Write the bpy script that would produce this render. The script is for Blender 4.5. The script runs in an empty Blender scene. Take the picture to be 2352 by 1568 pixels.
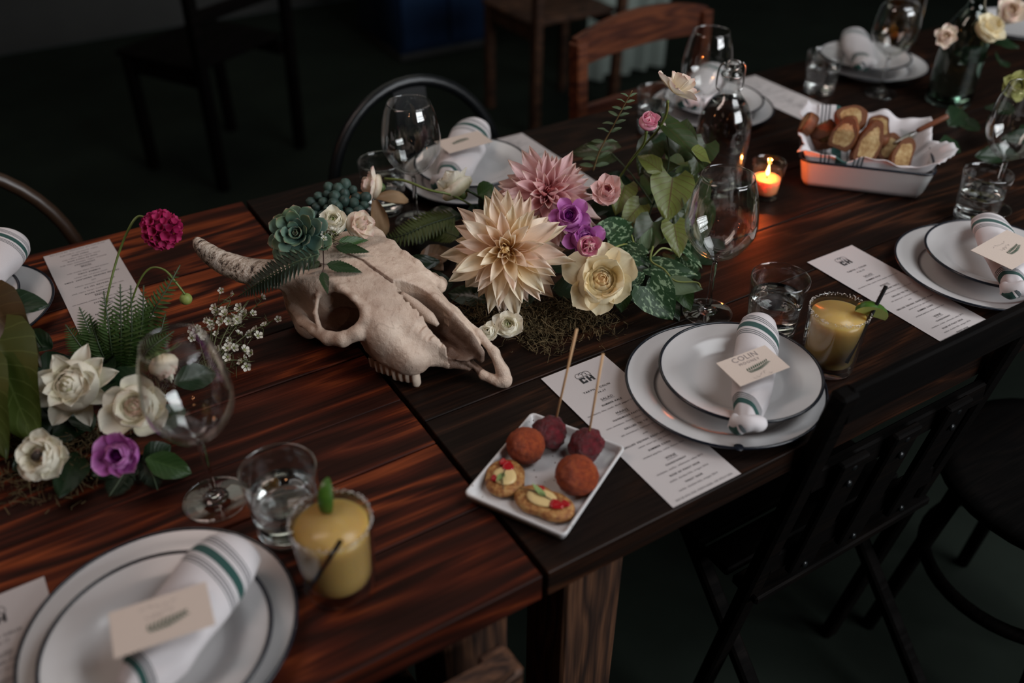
import bpy, bmesh, math, random
import numpy as np
from mathutils import Vector, Matrix, Euler
random.seed(7); RNG = np.random.default_rng(7)
C = bpy.context.scene.collection
SC = bpy.context.scene
PI = math.pi
T = 0.76                                   # table top height above the floor

# ---------------------------------------------------------------- camera, light, exposure
cam = bpy.data.cameras.new('camera'); cam_o = bpy.data.objects.new('camera', cam); C.objects.link(cam_o)
CAM = Vector((-0.3563, -0.5075, 1.5199)); FWD = Vector((0.42338, 0.68458, -0.59337)).normalized()
UP = Vector((0.31068, 0.50554, 0.80493)); RIGHT = FWD.cross(UP).normalized(); UP = RIGHT.cross(FWD)
cam_o.matrix_world = Matrix((RIGHT, UP, -FWD)).transposed().to_4x4(); cam_o.matrix_world.translation = CAM
cam.lens = 31.84; cam.sensor_width = 36.0; cam.clip_start = 0.05; cam.clip_end = 60
cam.dof.use_dof = True; cam.dof.focus_distance = 1.27; cam.dof.aperture_fstop = 2.0
SC.camera = cam_o

world = bpy.data.worlds.new('dusk'); SC.world = world; world.use_nodes = True
bg = world.node_tree.nodes['Background']; bg.inputs[0].default_value = (0.55, 0.72, 0.85, 1); bg.inputs[1].default_value = 0.06

def area(name, loc, target, sx, sy, power, col):
    l = bpy.data.lights.new(name, 'AREA'); l.shape = 'RECTANGLE'; l.size = sx; l.size_y = sy
    l.energy = power; l.color = col
    o = bpy.data.objects.new(name, l); C.objects.link(o); o.location = loc
    o.rotation_euler = (Vector(target) - Vector(loc)).to_track_quat('-Z', 'Y').to_euler()
    return o
def bulb(name, loc, power, col, r=0.03):
    l = bpy.data.lights.new(name, 'POINT'); l.energy = power; l.color = col; l.shadow_soft_size = r
    o = bpy.data.objects.new(name, l); C.objects.link(o); o.location = loc; return o
# dusk light through the big window in the near wall (behind and to the right of the camera)
area('window_daylight', (2.1, -2.99, 2.275), (2.1, 0, 2.275), 2.58, 1.55, 178, (0.94, 0.97, 1.0))
# dusk sky through the roof light above the near side
area('roof_light_daylight', (1.75, -0.75, 3.14), (1.75, -0.75, 0), 1.7, 1.3, 46, (0.94, 0.97, 1.0))
# row of warm ceiling lamps to the left over the reddish table
sk = area('warm_ceiling_lamps', (-0.95, 0.95, 2.70), (0.30, 0.50, 0.76), 0.5, 1.2, 4.5, (1.0, 0.78, 0.70)); sk.data.spread = math.radians(110)
# filament lamps elsewhere in the room
bulb('filament_lamp_light_a', (-2.0, 1.3, 2.0), 4, (1.0, 0.36, 0.14), 0.05)
area('room_fill_light', (0.9, 2.9, 3.15), (0.9, 3.1, 0), 3.0, 1.6, 13, (1.0, 0.98, 0.84))  # added overhead fill to lift the dark room, stands for no actual lamp
bulb('filament_lamp_light_b', (-1.1, -1.9, 2.3), 3, (1.0, 0.45, 0.22), 0.05)

vs = SC.view_settings
vs.view_transform = 'Standard'; vs.look = 'None'; vs.gamma = 1.0; vs.use_curve_mapping = False
vs.exposure = 0.0
SC.display_settings.display_device = 'sRGB'
SC.cycles.max_bounces = 14; SC.cycles.transmission_bounces = 12; SC.cycles.transparent_max_bounces = 12
SC.cycles.glossy_bounces = 6; SC.cycles.diffuse_bounces = 4
SC.cycles.use_denoising = True; SC.cycles.caustics_refractive = True; SC.cycles.caustics_reflective = False
SC.cycles.sample_clamp_indirect = 3.0

# ---------------------------------------------------------------- object helpers
def mesh(name, V, F, mats=None, smooth=True, attr=None):
    m = bpy.data.meshes.new(name)
    V = np.asarray(V, dtype=float)
    m.from_pydata([tuple(v) for v in V], [], [tuple(int(i) for i in f) for f in F])
    for mt in (mats if isinstance(mats, (list, tuple)) else [mats]):
        if mt: m.materials.append(mt)
    if smooth: m.polygons.foreach_set('use_smooth', [True] * len(m.polygons))
    if attr is not None:
        for k, a in attr.items():
            at = m.attributes.new(k, 'FLOAT', 'POINT'); at.data.foreach_set('value', np.asarray(a, dtype=np.float32))
    m.update(); return m
def ob(name, m, parent=None, M=None):
    o = bpy.data.objects.new(name, m); C.objects.link(o)
    if parent is not None: o.parent = parent
    if M is not None: o.matrix_local = M if isinstance(M, Matrix) else Matrix.Translation(Vector(M))
    return o
def thing(name, label, cat, loc=(0, 0, 0), group=None, M=None, m=None):
    o = bpy.data.objects.new(name, m); C.objects.link(o)
    if M is not None: o.matrix_world = M
    else: o.location = loc
    o['label'] = label; o['category'] = cat
    if group: o['group'] = group
    return o
def struct(name, m, M=None):
    o = ob(name, m, None, M); o['kind'] = 'structure'; return o
def stuff(o): o['kind'] = 'stuff'; return o
def copy_tree(o, parent=None):
    c = o.copy(); C.objects.link(c)
    if parent is not None: c.parent = parent
    for ch in list(o.children): copy_tree(ch, c)
    return c
def frame(z, x=None, at=(0, 0, 0), s=1.0):
    """matrix with local Z along z and local X near x"""
    z = Vector(z).normalized(); x = Vector(x) if x is not None else (Vector((1, 0, 0)) if abs(z.x) < .9 else Vector((0, 1, 0)))
    y = z.cross(x).normalized(); x = y.cross(z).normalized()
    M = Matrix((x * s, y * s, z * s)).transposed().to_4x4(); M.translation = Vector(at); return M
class MB:
    """collects geometry of ONE part"""
    def __init__(s): s.V = []; s.F = []; s.n = 0; s.A = []
    def add(s, V, F, M=None, a=None):
        V = np.asarray(V, float)
        if M is not None:
            Mn = np.array(M); V = V @ Mn[:3, :3].T + Mn[:3, 3]
        s.V.append(V); s.F += [[i + s.n for i in f] for f in F]; s.n += len(V)
        s.A.append(np.full(len(V), 0.0) if a is None else np.broadcast_to(np.asarray(a, float), (len(V),))); return s
    def mesh(s, name, mat, smooth=True):
        return mesh(name, np.concatenate(s.V), s.F, mat, smooth, {'pt': np.concatenate(s.A)})
def lathe(prof, seg=48, cap0=False, cap1=False):
    prof = np.asarray(prof, float); n = len(prof); a = np.arange(seg) * 2 * PI / seg
    V = np.stack([np.outer(np.cos(a), prof[:, 0]), np.outer(np.sin(a), prof[:, 0]), np.tile(prof[:, 1], (seg, 1))], -1).reshape(-1, 3)
    F = []
    for i in range(seg):
        j = (i + 1) % seg
        for k in range(n - 1): F.append((i * n + k, j * n + k, j * n + k + 1, i * n + k + 1))
    if cap0: F.append(tuple(i * n for i in range(seg))[::-1])
    if cap1: F.append(tuple(i * n + n - 1 for i in range(seg)))
    return V, F
def smoothp(pts, n=6):
    """Catmull-Rom through pts, n points per span"""
    P = np.asarray(pts, float); Q = np.vstack([2 * P[0] - P[1], P, 2 * P[-1] - P[-2]]); out = []
    for i in range(1, len(Q) - 2):
        a, b, c, d = Q[i - 1:i + 3]
        for t in np.linspace(0, 1, n, endpoint=False):
            out.append(.5 * ((2 * b) + (c - a) * t + (2 * a - 5 * b + 4 * c - d) * t * t + (3 * b - a - 3 * c + d) * t ** 3))
    out.append(P[-1]); return np.array(out)
def tube(path, r, seg=8, caps=True, flat=1.0, up=None):
    P = np.asarray(path, float); n = len(P); r = np.broadcast_to(np.asarray(r, float), (n,))
    tg = np.gradient(P, axis=0); tg /= np.linalg.norm(tg, axis=1)[:, None] + 1e-12
    u = np.array(up if up is not None else ((0, 0, 1) if abs(tg[0][2]) < .9 else (1, 0, 0)), float)
    V = []
    for i in range(n):
        s = np.cross(tg[i], u); s /= np.linalg.norm(s) + 1e-12; u2 = np.cross(s, tg[i])
        if up is None: u = u2
        for k in range(seg):
            a = 2 * PI * k / seg; V.append(P[i] + r[i] * (np.cos(a) * s + flat * np.sin(a) * u2))
    F = [(i * seg + k, i * seg + (k + 1) % seg, (i + 1) * seg + (k + 1) % seg, (i + 1) * seg + k) for i in range(n - 1) for k in range(seg)]
    if caps: F += [tuple(range(seg))[::-1], tuple((n - 1) * seg + k for k in range(seg))]
    return np.array(V), F
def rbox(x0, x1, y0, y1, z0, z1, b=0.003):
    """box with chamfered edges, 26 faces"""
    c = np.array([(x0 + x1) / 2, (y0 + y1) / 2, (z0 + z1) / 2]); h = np.array([x1 - x0, y1 - y0, z1 - z0]) / 2
    b = min(b, h.min() * .45); V = []; idx = {}
    for ax in range(3):
        for sx in (-1, 1):
            for sy in (-1, 1):
                for sz in (-1, 1):
                    s = np.array([sx, sy, sz], float); p = s * (h - b); p[ax] = s[ax] * h[ax]
                    idx[(ax, sx, sy, sz)] = len(V); V.append(c + p)
    F = []
    S = (-1, 1)
    for ax in range(3):
        o1, o2 = [i for i in range(3) if i != ax]
        for s in S:
            q = []
            for a_, b_ in ((-1, -1), (1, -1), (1, 1), (-1, 1)):
                k = [0, 0, 0]; k[ax] = s; k[o1] = a_; k[o2] = b_; q.append(idx[(ax, *k)])
            F.append(q)
    for ax in range(3):
        o1, o2 = [i for i in range(3) if i != ax]
        for a_ in S:
            for b_ in S:
                q = []
                for fc, s in ((o1, -1), (o1, 1), (o2, 1), (o2, -1)):
                    k = [0, 0, 0]; k[ax] = s; k[o1] = a_; k[o2] = b_; q.append(idx[(fc, *k)])
                F.append(q)
    for sx in S:
        for sy in S:
            for sz in S: F.append([idx[(ax, sx, sy, sz)] for ax in range(3)])
    V = np.array(V); G = []
    for q in F:
        p = V[q]; nrm = np.cross(p[1] - p[0], p[2] - p[0])
        G.append(q if nrm @ (p.mean(0) - c) > 0 else q[::-1])
    return V, G
def bar(p, q, w, d, up=(0, 0, 1), b=0.004):
    """chamfered bar from p to q: width w sideways, depth d along up"""
    p = Vector(p); q = Vector(q); L = (q - p).length
    M = frame(q - p, Vector(q - p).cross(Vector(up)), p)
    V, F = rbox(-w / 2, w / 2, -d / 2, d / 2, 0, L, b); Mn = np.array(M)
    return V @ Mn[:3, :3].T + Mn[:3, 3], F
def grid(nu, nv, wrap=False):
    return [(i * nv + j, ((i + 1) % nu) * nv + j, ((i + 1) % nu) * nv + j + 1, i * nv + j + 1) for i in range(nu if wrap else nu - 1) for j in range(nv - 1)]

# ---------------------------------------------------------------- materials
class N:
    def __init__(s, name):
        s.m = bpy.data.materials.new(name); s.m.use_nodes = True; s.t = s.m.node_tree; s.b = s.t.nodes['Principled BSDF']; s.out = s.t.nodes['Material Output']
    def n(s, typ, **kw):
        d = s.t.nodes.new(typ)
        for k, v in kw.items():
            if k.startswith('_'): setattr(d, k[1:], v)
            else:
                key = int(k[1:]) if k[0] == 'i' and k[1:].isdigit() else k.replace('_', ' ')
                s.set(d.inputs[key], v)
        return d
    def set(s, sock, v):
        if isinstance(v, bpy.types.NodeSocket): s.t.links.new(v, sock)
        elif isinstance(v, tuple) and len(v) == 3 and sock.type == 'RGBA': sock.default_value = (*v, 1)
        else: sock.default_value = v
    def p(s, **kw):
        for k, v in kw.items(): s.set(s.b.inputs[k.replace('_', ' ')], v)
        return s
    def ramp(s, fac, stops, interp='LINEAR'):
        r = s.n('ShaderNodeValToRGB', Fac=fac); e = r.color_ramp.elements; r.color_ramp.interpolation = interp
        while len(e) < len(stops): e.new(0.5)
        for el, (p_, c_) in zip(e, stops): el.position = p_; el.color = (*c_, 1) if len(c_) == 3 else c_
        return r.outputs['Color']
    def mix(s, fac, a, b, mode='MIX'):
        d = s.n('ShaderNodeMix', _data_type='RGBA', _blend_type=mode); s.set(d.inputs[0], fac); s.set(d.inputs[6], a); s.set(d.inputs[7], b); return d.outputs[2]
    def math(s, op, a, b=0.0):
        d = s.n('ShaderNodeMath', _operation=op); s.set(d.inputs[0], a); s.set(d.inputs[1], b); return d.outputs[0]
    def noise(s, scale=5.0, detail=3.0, rough=0.5, vec=None, dist=0.0):
        d = s.n('ShaderNodeTexNoise', Scale=scale, Detail=detail, Roughness=rough, Distortion=dist)
        if vec is not None: s.set(d.inputs['Vector'], vec)
        return d.outputs['Fac']
    def obj(s): return s.n('ShaderNodeTexCoord').outputs['Object']
    def attr(s, a): return s.n('ShaderNodeAttribute', _attribute_name=a).outputs['Fac']
    def rnd(s): return s.n('ShaderNodeObjectInfo').outputs['Random']
    def bump(s, h, strength=0.3, dist=0.002):
        d = s.n('ShaderNodeBump', Strength=strength, Distance=dist, Height=h); s.set(s.b.inputs['Normal'], d.outputs[0]); return s
def plain(name, col, rough=0.5, var=0.0, scale=40.0, **kw):
    k = N(name)
    if var:
        c = k.mix(k.noise(scale, 4, vec=k.obj()), tuple(x * (1 - var) for x in col), tuple(min(1, x * (1 + var)) for x in col)); k.p(Base_Color=c)
    else: k.p(Base_Color=col)
    k.p(Roughness=rough, **kw); return k.m

def wood(name, dark, mid, light, gscale=1.0, rough=(0.35, 0.6), contrast=(0.38, 0.55, 0.75), spec=0.25):
    """planks run along local X; grain = stretched noise bent into flames"""
    k = N(name); tc = k.obj(); r = k.rnd()
    off = k.n('ShaderNodeCombineXYZ', X=k.math('MULTIPLY', r, 37.0), Y=k.math('MULTIPLY', r, 11.0), Z=k.math('MULTIPLY', r, 5.0)).outputs[0]
    v = k.n('ShaderNodeVectorMath', _operation='ADD'); k.set(v.inputs[0], tc); k.set(v.inputs[1], off); v = v.outputs[0]
    mp = k.n('ShaderNodeMapping', Vector=v); mp.inputs['Scale'].default_value = (1.3 * gscale, 9 * gscale, 9 * gscale); lo = k.noise(1.0, 2.0, .5, mp.outputs[0])
    mp2 = k.n('ShaderNodeMapping', Vector=v); mp2.inputs['Scale'].default_value = (2.2 * gscale, 95 * gscale, 95 * gscale); hi = k.noise(1.0, 4.0, .6, mp2.outputs[0])
    ring = k.math('FRACT', k.math('MULTIPLY', k.math('ADD', lo, k.math('MULTIPLY', hi, 0.10)), 11.0))
    tri = k.math('ABSOLUTE', k.math('SUBTRACT', k.math('MULTIPLY', ring, 2.0), 1.0))
    f = k.math('ADD', k.math('MULTIPLY', tri, 0.55), k.math('MULTIPLY', hi, 0.45))
    mp3 = k.n('ShaderNodeMapping', Vector=v); mp3.inputs['Scale'].default_value = (2.2, 4, 4); wear = k.noise(1.0, 3.0, .55, mp3.outputs[0])
    f2 = k.math('MULTIPLY', f, k.math('ADD', k.math('MULTIPLY', wear, 1.7), 0.06))
    col = k.ramp(f2, [(contrast[0], dark), (contrast[1], mid), (contrast[2], light)])
    fine = k.n('ShaderNodeMapping', Vector=v); fine.inputs['Scale'].default_value = (9, 300, 300)
    fn = k.noise(1.0, 2.0, .6, fine.outputs[0])
    col = k.mix(0.55, col, k.ramp(fn, [(0.35, (0.25, 0.22, 0.2)), (0.55, (1, 1, 1))]), 'MULTIPLY')
    rg = k.n('ShaderNodeMapRange', Value=f); rg.inputs[3].default_value = rough[1]; rg.inputs[4].default_value = rough[0]
    k.p(Base_Color=col, Roughness=rg.outputs[0], Specular_IOR_Level=spec); k.bump(k.math('ADD', k.math('MULTIPLY', f, -0.7), k.math('MULTIPLY', fn, 0.5)), 0.45, 0.0012)
    return k.m
W_LEFT = wood('reddish stained plank', (0.019, 0.0050, 0.0028), (0.056, 0.0108, 0.0050), (0.28, 0.060, 0.016), 0.8, (0.38, 0.62), (0.28, 0.52, 0.95), 0.11)
W_RIGHT = wood('dark stained plank', (0.009, 0.0046, 0.0032), (0.019, 0.0080, 0.0048), (0.07, 0.025, 0.011), 0.9, (0.36, 0.6), (0.40, 0.66, 0.95), 0.10)
W_LEG = wood('bare brown timber', (0.018, 0.008, 0.005), (0.055, 0.025, 0.014), (0.11, 0.05, 0.026), 1.6, (0.55, 0.75), (0.2, 0.5, 0.8))
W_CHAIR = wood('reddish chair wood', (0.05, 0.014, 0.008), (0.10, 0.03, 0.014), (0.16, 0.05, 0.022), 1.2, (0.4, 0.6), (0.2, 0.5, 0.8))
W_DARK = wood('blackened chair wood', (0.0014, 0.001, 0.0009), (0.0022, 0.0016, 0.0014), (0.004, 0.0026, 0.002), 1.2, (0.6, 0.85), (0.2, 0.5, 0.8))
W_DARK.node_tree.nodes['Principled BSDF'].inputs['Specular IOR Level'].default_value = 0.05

ENAMEL = N('white enamel').p(Base_Color=(0.52, 0.505, 0.505), Roughness=0.22, Specular_IOR_Level=0.5).m
NAVY = N('blue black enamel rim').p(Base_Color=(0.006, 0.008, 0.014), Roughness=0.25).m
def glassmat(name, tint=(1, 1, 1), ior=1.45, rough=0.0):
    return N(name).p(Base_Color=tint, Roughness=rough, IOR=ior, Transmission_Weight=1.0).m
def thinglass(name, tint, refl=1.0):
    k = N(name); k.t.nodes.remove(k.b); lw = k.n('ShaderNodeLayerWeight', Blend=0.5); fz = k.math('ADD', k.math('MULTIPLY', k.math('POWER', lw.outputs['Facing'], 3.2), .95 * refl), .045 * refl)
    tr = k.n('ShaderNodeBsdfTransparent', Color=tint); gl = k.n('ShaderNodeBsdfGlossy', Color=(1, 1, 1), Roughness=0.015); mx = k.n('ShaderNodeMixShader', Fac=fz)
    k.t.links.new(tr.outputs[0], mx.inputs[1]); k.t.links.new(gl.outputs[0], mx.inputs[2]); k.t.links.new(mx.outputs[0], k.out.inputs[0]); return k.m
GLASS = thinglass('clear thin glass', (0.965, 0.97, 0.965))
WATER = glassmat('still water', (0.98, 0.99, 0.99), 1.33)
k = N('card paper'); k.p(Base_Color=k.mix(k.noise(900, 3, vec=k.obj()), (0.42, 0.385, 0.38), (0.49, 0.45, 0.445)), Roughness=0.85); PAPER = k.m
k = N('peach card stock'); k.p(Base_Color=k.mix(k.noise(700, 3, vec=k.obj()), (0.50, 0.41, 0.35), (0.59, 0.485, 0.42)), Roughness=0.85); CARD = k.m
INK = plain('black ink', (0.012, 0.012, 0.014), 0.7)
INK_GREY = plain('pencil grey ink', (0.20, 0.17, 0.17), 0.8)
INK_GREEN = plain('printed leaf green', (0.035, 0.075, 0.045), 0.8)
BLACKMETAL = N('black painted steel').p(Base_Color=(0.006, 0.007, 0.008), Roughness=0.32, Metallic=0.3).m
STEEL = N('brushed steel').p(Base_Color=(0.45, 0.44, 0.43), Roughness=0.3, Metallic=1.0).m
BLACKPLASTIC = plain('black plastic', (0.005, 0.005, 0.006), 0.35)

# ---------------------------------------------------------------- the room
RX0, RX1, RY0, RY1, RZ = -3.6, 5.4, -3.0, 4.6, 3.2
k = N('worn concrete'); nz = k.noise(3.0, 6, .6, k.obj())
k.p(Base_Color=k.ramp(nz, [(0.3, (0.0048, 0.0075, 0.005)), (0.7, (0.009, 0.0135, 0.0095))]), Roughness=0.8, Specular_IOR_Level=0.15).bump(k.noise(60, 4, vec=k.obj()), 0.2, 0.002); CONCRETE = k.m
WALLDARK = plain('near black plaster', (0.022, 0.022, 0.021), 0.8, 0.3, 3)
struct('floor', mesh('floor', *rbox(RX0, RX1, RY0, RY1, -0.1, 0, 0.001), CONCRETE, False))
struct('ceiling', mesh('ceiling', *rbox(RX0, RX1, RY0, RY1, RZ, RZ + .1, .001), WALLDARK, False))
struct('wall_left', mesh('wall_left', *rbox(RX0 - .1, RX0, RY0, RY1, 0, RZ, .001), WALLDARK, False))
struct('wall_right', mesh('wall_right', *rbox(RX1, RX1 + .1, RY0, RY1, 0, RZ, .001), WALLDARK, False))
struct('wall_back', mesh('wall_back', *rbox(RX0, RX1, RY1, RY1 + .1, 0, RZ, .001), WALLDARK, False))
# near wall with the window opening
WX0, WX1, WZ0, WZ1 = 0.75, 3.45, 1.45, 3.1
wn = MB()
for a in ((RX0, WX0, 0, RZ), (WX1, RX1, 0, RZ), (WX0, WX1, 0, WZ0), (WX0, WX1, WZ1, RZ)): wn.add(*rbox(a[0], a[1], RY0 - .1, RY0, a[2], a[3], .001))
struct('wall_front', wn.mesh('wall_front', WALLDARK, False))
fr = struct('window_1', MB().add(*rbox(WX0, WX1, RY0 + .0, RY0 + .06, WZ0, WZ0 + .06)).add(*rbox(WX0, WX1, RY0, RY0 + .06, WZ1 - .06, WZ1)).add(*rbox(WX0, WX0 + .06, RY0, RY0 + .06, WZ0, WZ1)).add(*rbox(WX1 - .06, WX1, RY0, RY0 + .06, WZ0, WZ1)).mesh('window_frame', BLACKMETAL, False))
for i in range(1, 5): ob('mullion', mesh('mullion', *rbox(WX0 + i * .54 - .025, WX0 + i * .54 + .025, RY0 + .02, RY0 + .05, WZ0, WZ1), BLACKMETAL, False), fr)
for i in range(1, 4): ob('mullion', mesh('mullion', *rbox(WX0, WX1, RY0 + .02, RY0 + .05, WZ0 + i * .41 - .025, WZ0 + i * .41 + .025), BLACKMETAL, False), fr)
rl = struct('window_2', MB().add(*rbox(.85, 2.65, -1.45, -1.38, RZ - .05, RZ - .001)).add(*rbox(.85, 2.65, -.12, -.05, RZ - .05, RZ - .001)).add(*rbox(.85, .90, -1.38, -.12, RZ - .05, RZ - .001)).add(*rbox(2.60, 2.65, -1.38, -.12, RZ - .05, RZ - .001)).mesh('roof_light_frame', BLACKMETAL, False))
for x in (1.32, 1.75, 2.18): ob('glazing_bar', mesh('glazing_bar', *rbox(x - .012, x + .012, -1.38, -.12, RZ - .075, RZ - .065), BLACKMETAL, False), rl)
# pale curtain far behind the right chair, and a blue panel
cb = N('grey green linen'); cb.p(Base_Color=cb.mix(cb.noise(6, 3, vec=cb.obj()), (0.16, 0.19, 0.17), (0.26, 0.30, 0.27)), Roughness=0.9)
def sheet(p0, p1, z0, z1, waves, amp, nx=80):
    p0 = np.array(p0, float); p1 = np.array(p1, float); d = p1 - p0; nrm = np.array([-d[1], d[0]]) / np.linalg.norm(d)
    V = []
    for i in range(nx):
        t = i / (nx - 1); q = p0 + d * t + nrm * amp * math.sin(t * waves * 2 * PI + math.sin(t * 9))
        for z in np.linspace(z0, z1, 4): V.append((q[0], q[1], z))
    return V, grid(nx, 4)

def hang(name, label, p0, p1, z0, z1, mt, waves, amp):
    o = thing(name, label, name.split('_')[-1], m=mesh(name, *sheet(p0, p1, z0, z1, waves, amp), mt)); return o
hang('linen_curtain', 'pale grey green curtain hanging in folds behind the wooden chair', (2.05, 2.75), (2.52, 2.75), 0.02, 2.9, cb.m, 4, .03)
rod = thing('curtain_rod', 'black rod that carries the pale curtain behind the wooden chair', 'curtain rod', m=mesh('curtain_rod', *tube([(1.5, 2.75, 2.92), (3.2, 2.75, 2.92)], .012, 10), BLACKMETAL))
for x in (1.5, 3.2): ob('bracket', mesh('bracket', *tube([(x, 2.75, 2.92), (x, 2.75, RZ)], .008, 8), BLACKMETAL), rod)
# blue bin far behind the table
bb = plain('blue painted board', (0.004, 0.020, 0.060), 0.6, 0.2, 8)
bc = thing('blue_cabinet', 'dark blue painted cabinet far behind the round backed chair', 'cabinet', (1.72, 3.45, 0))
ob('body', mesh('body', *rbox(-.26, .26, -.0, .5, 0.04, 1.6, .01), bb), bc)
for sx in (-1, 1):
    d = ob('door', mesh('door', *rbox(.006 if sx > 0 else -.252, .252 if sx > 0 else -.006, -.022, -.001, .07, 1.56, .004), bb), bc)
    ob('knob', mesh('knob', *lathe([(0, 0), (.012, .004), (.014, .014), (0, .02)], 12), STEEL), d, frame((0, -1, 0), None, (sx * .035, -.022, .85)))
ob('plinth', mesh('plinth', *rbox(-.25, .25, .02, .48, 0, .04, .003), WALLDARK), bc)

# ---------------------------------------------------------------- tables
def table(name, label, x0, x1, mt, cuts, legs):
    t = thing(name, label, 'table', (x0, 0, 0)); L = x1 - x0
    for a, b in zip(cuts[:-1], cuts[1:]):
        dz = random.uniform(-.0012, .0004)
        V, F = rbox(0, L, a + .0009, b - .0009, T - .038 + dz, T + min(dz, 0), .0011); ob('plank', mesh('plank', V, F, mt, False), t)
    y1 = cuts[-1]
    for nm, bx in (('apron', (.13, L - .13, .075, .10, T - .145, T - .0385)), ('apron', (.13, L - .13, y1 - .10, y1 - .075, T - .145, T - .0385))):
        ob(nm, mesh(nm, *rbox(*bx, .003), W_DARK, False), t)
    for bx in ((.10, .125, .10, y1 - .10, T - .145, T - .0385), (L - .125, L - .10, .10, y1 - .10, T - .145, T - .0385), (L * .5 - .04, L * .5 + .04, .1005, y1 - .1005, T - .075, T - .0385)):
        ob('cross_batten', mesh('cross_batten', *rbox(*bx, .003), W_DARK, False), t)
    for lx in legs:
        for ly in (.052, y1 - .052):
            s = 1 if lx < L / 2 else -1; s2 = 1 if ly < .5 else -1
            l = mesh('leg', *rbox(-(T - .039), 0, -.041, .041, -.041, .041, .004), W_LEG, False)
            ob('leg', l, t, Matrix.Translation((lx, ly, 0)) @ Matrix.Rotation(PI / 2, 4, 'Y'))
    return t
table('plank_table', 'reddish brown plank table under the skull and the wine glass nearest the camera', -2.05, -.0035, W_LEFT, [0, .12, .24, .337, .452, .566, .68, .79, .888, .984], (.10, 1.97))
table('plank_table', 'darker brown plank table that holds the snack plate, candle and bread tin', .0035, 2.60, W_RIGHT, [0, .142, .283, .42, .562, .70, .842, .982], (.073, 2.50))

# ---------------------------------------------------------------- chairs
def arch_chair(label, x, y, rz, w=.40, top=.84, mt=BLACKMETAL, group=None):
    """steel chair with a hoop back; local -y is the back"""
    M = Matrix.Translation((x, y, 0)) @ Matrix.Rotation(rz, 4, 'Z'); c = thing('hoop_back_chair', label, 'chair', M=M, group=group)
    zc = .62; hoop = [(-w / 2, -.19, .45), (-w / 2, -.205, .54)] + [(w / 2 * math.cos(a), -.215 - .035 * math.sin(a), zc + (top - zc) * math.sin(a)) for a in np.linspace(PI, 0, 25)] + [(w / 2, -.205, .54), (w / 2, -.19, .45)]
    ob('back_hoop', mesh('back_hoop', *tube(hoop, .0125, 10), mt), c)
    ob('back_splat', mesh('back_splat', *bar((0, -.192, .46), (0, -.247, top - .01), .075, .004, (0, 1, 0), .001), mt, False), c)
    ob('seat', mesh('seat', *rbox(-.19, .19, -.19, .19, .435, .455, .008), mt), c)
    for sx in (-1, 1):
        for sy in (-1, 1): ob('leg', mesh('leg', *tube([(sx * .165, sy * .165, .437), (sx * .205, sy * .215, 0)], .014, 8), mt), c)
    for sy in (-1, 1): ob('stretcher', mesh('stretcher', *tube([(-.184, sy * .188, .23), (.184, sy * .188, .23)], .007, 8), mt), c)
    return c
arch_chair('black steel chair with rounded hoop back behind the peach card setting', .415, .90, PI, .40, .845)
arch_chair('dark hoop backed chair with brown curve at the left edge of the picture', -.49, .93, PI, .44, .86, plain('bent brown beech', (.035, .018, .010), .35))
def wood_chair(label, x, y, rz, top=.83, w=.44, mt=W_CHAIR, seat=.45, crest=.085, group=None):
    M = Matrix.Translation((x, y, 0)) @ Matrix.Rotation(rz, 4, 'Z'); c = thing('wooden_chair', label, 'chair', M=M, group=group)
    for sx in (-1, 1):
        ob('leg', mesh('leg', *bar((sx * w * .45, .18, 0), (sx * w * .44, .18, seat - .02), .036, .036, (0, 1, 0)), mt, False), c)
        ob('back_post', mesh('back_post', *bar((sx * w * .46, -.18, 0), (sx * w * .485, -.215, top - .02), .034, .04, (0, 1, 0)), mt, False), c)
    ob('seat', mesh('seat', *rbox(-w * .48, w * .48, -.16, .22, seat - .02, seat, .006), mt, False), c)
    n = 9; V = []; 
    for i in range(n):
        s = i / (n - 1) * 2 - 1; arch = .030 * (1 - s * s); yy = -.222 - .012 * (1 - s * s)
        for dy, z in ((-.011, top - crest), (.011, top - crest), (.011, top - .012 + arch), (-.011, top - .012 + arch)): V.append((s * w * .5, yy + dy, z + (.012 * (1 - s * s) if z < top - .05 else 0)))
    F = [(i * 4 + k, i * 4 + (k + 1) % 4, i * 4 + 4 + (k + 1) % 4, i * 4 + 4 + k) for i in range(n - 1) for k in range(4)] + [(3, 2, 1, 0), tuple((n - 1) * 4 + k for k in range(4))]
    ob('crest_rail', mesh('crest_rail', V, F, mt, False), c)
    ob('lower_rail', mesh('lower_rail', *bar((-w * .46, -.197, .615), (w * .46, -.197, .615), .016, .045, (0, 0, 1)), mt, False), c)
    for sx in (-1, 1): ob('side_rail', mesh('side_rail', *bar((sx * w * .44, -.17, seat - .05), (sx * w * .44, .18, seat - .05), .02, .05, (0, 0, 1)), mt, False), c)
    return c
wood_chair('reddish wooden chair with curved crest rail lit by the candle, behind the glass bottle', 1.19, 1.10, PI + .10, .815, .46)
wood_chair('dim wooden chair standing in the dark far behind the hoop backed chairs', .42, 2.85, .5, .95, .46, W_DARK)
wood_chair('brown wooden chair far back between the blue cabinet and the pale curtain', 1.74, 2.58, .0, .95, .42, W_LEG)
wood_chair('brown wooden chair tucked under the near edge of the reddish table', -.27, .16, .06, .745, .36, W_LEG)
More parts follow.
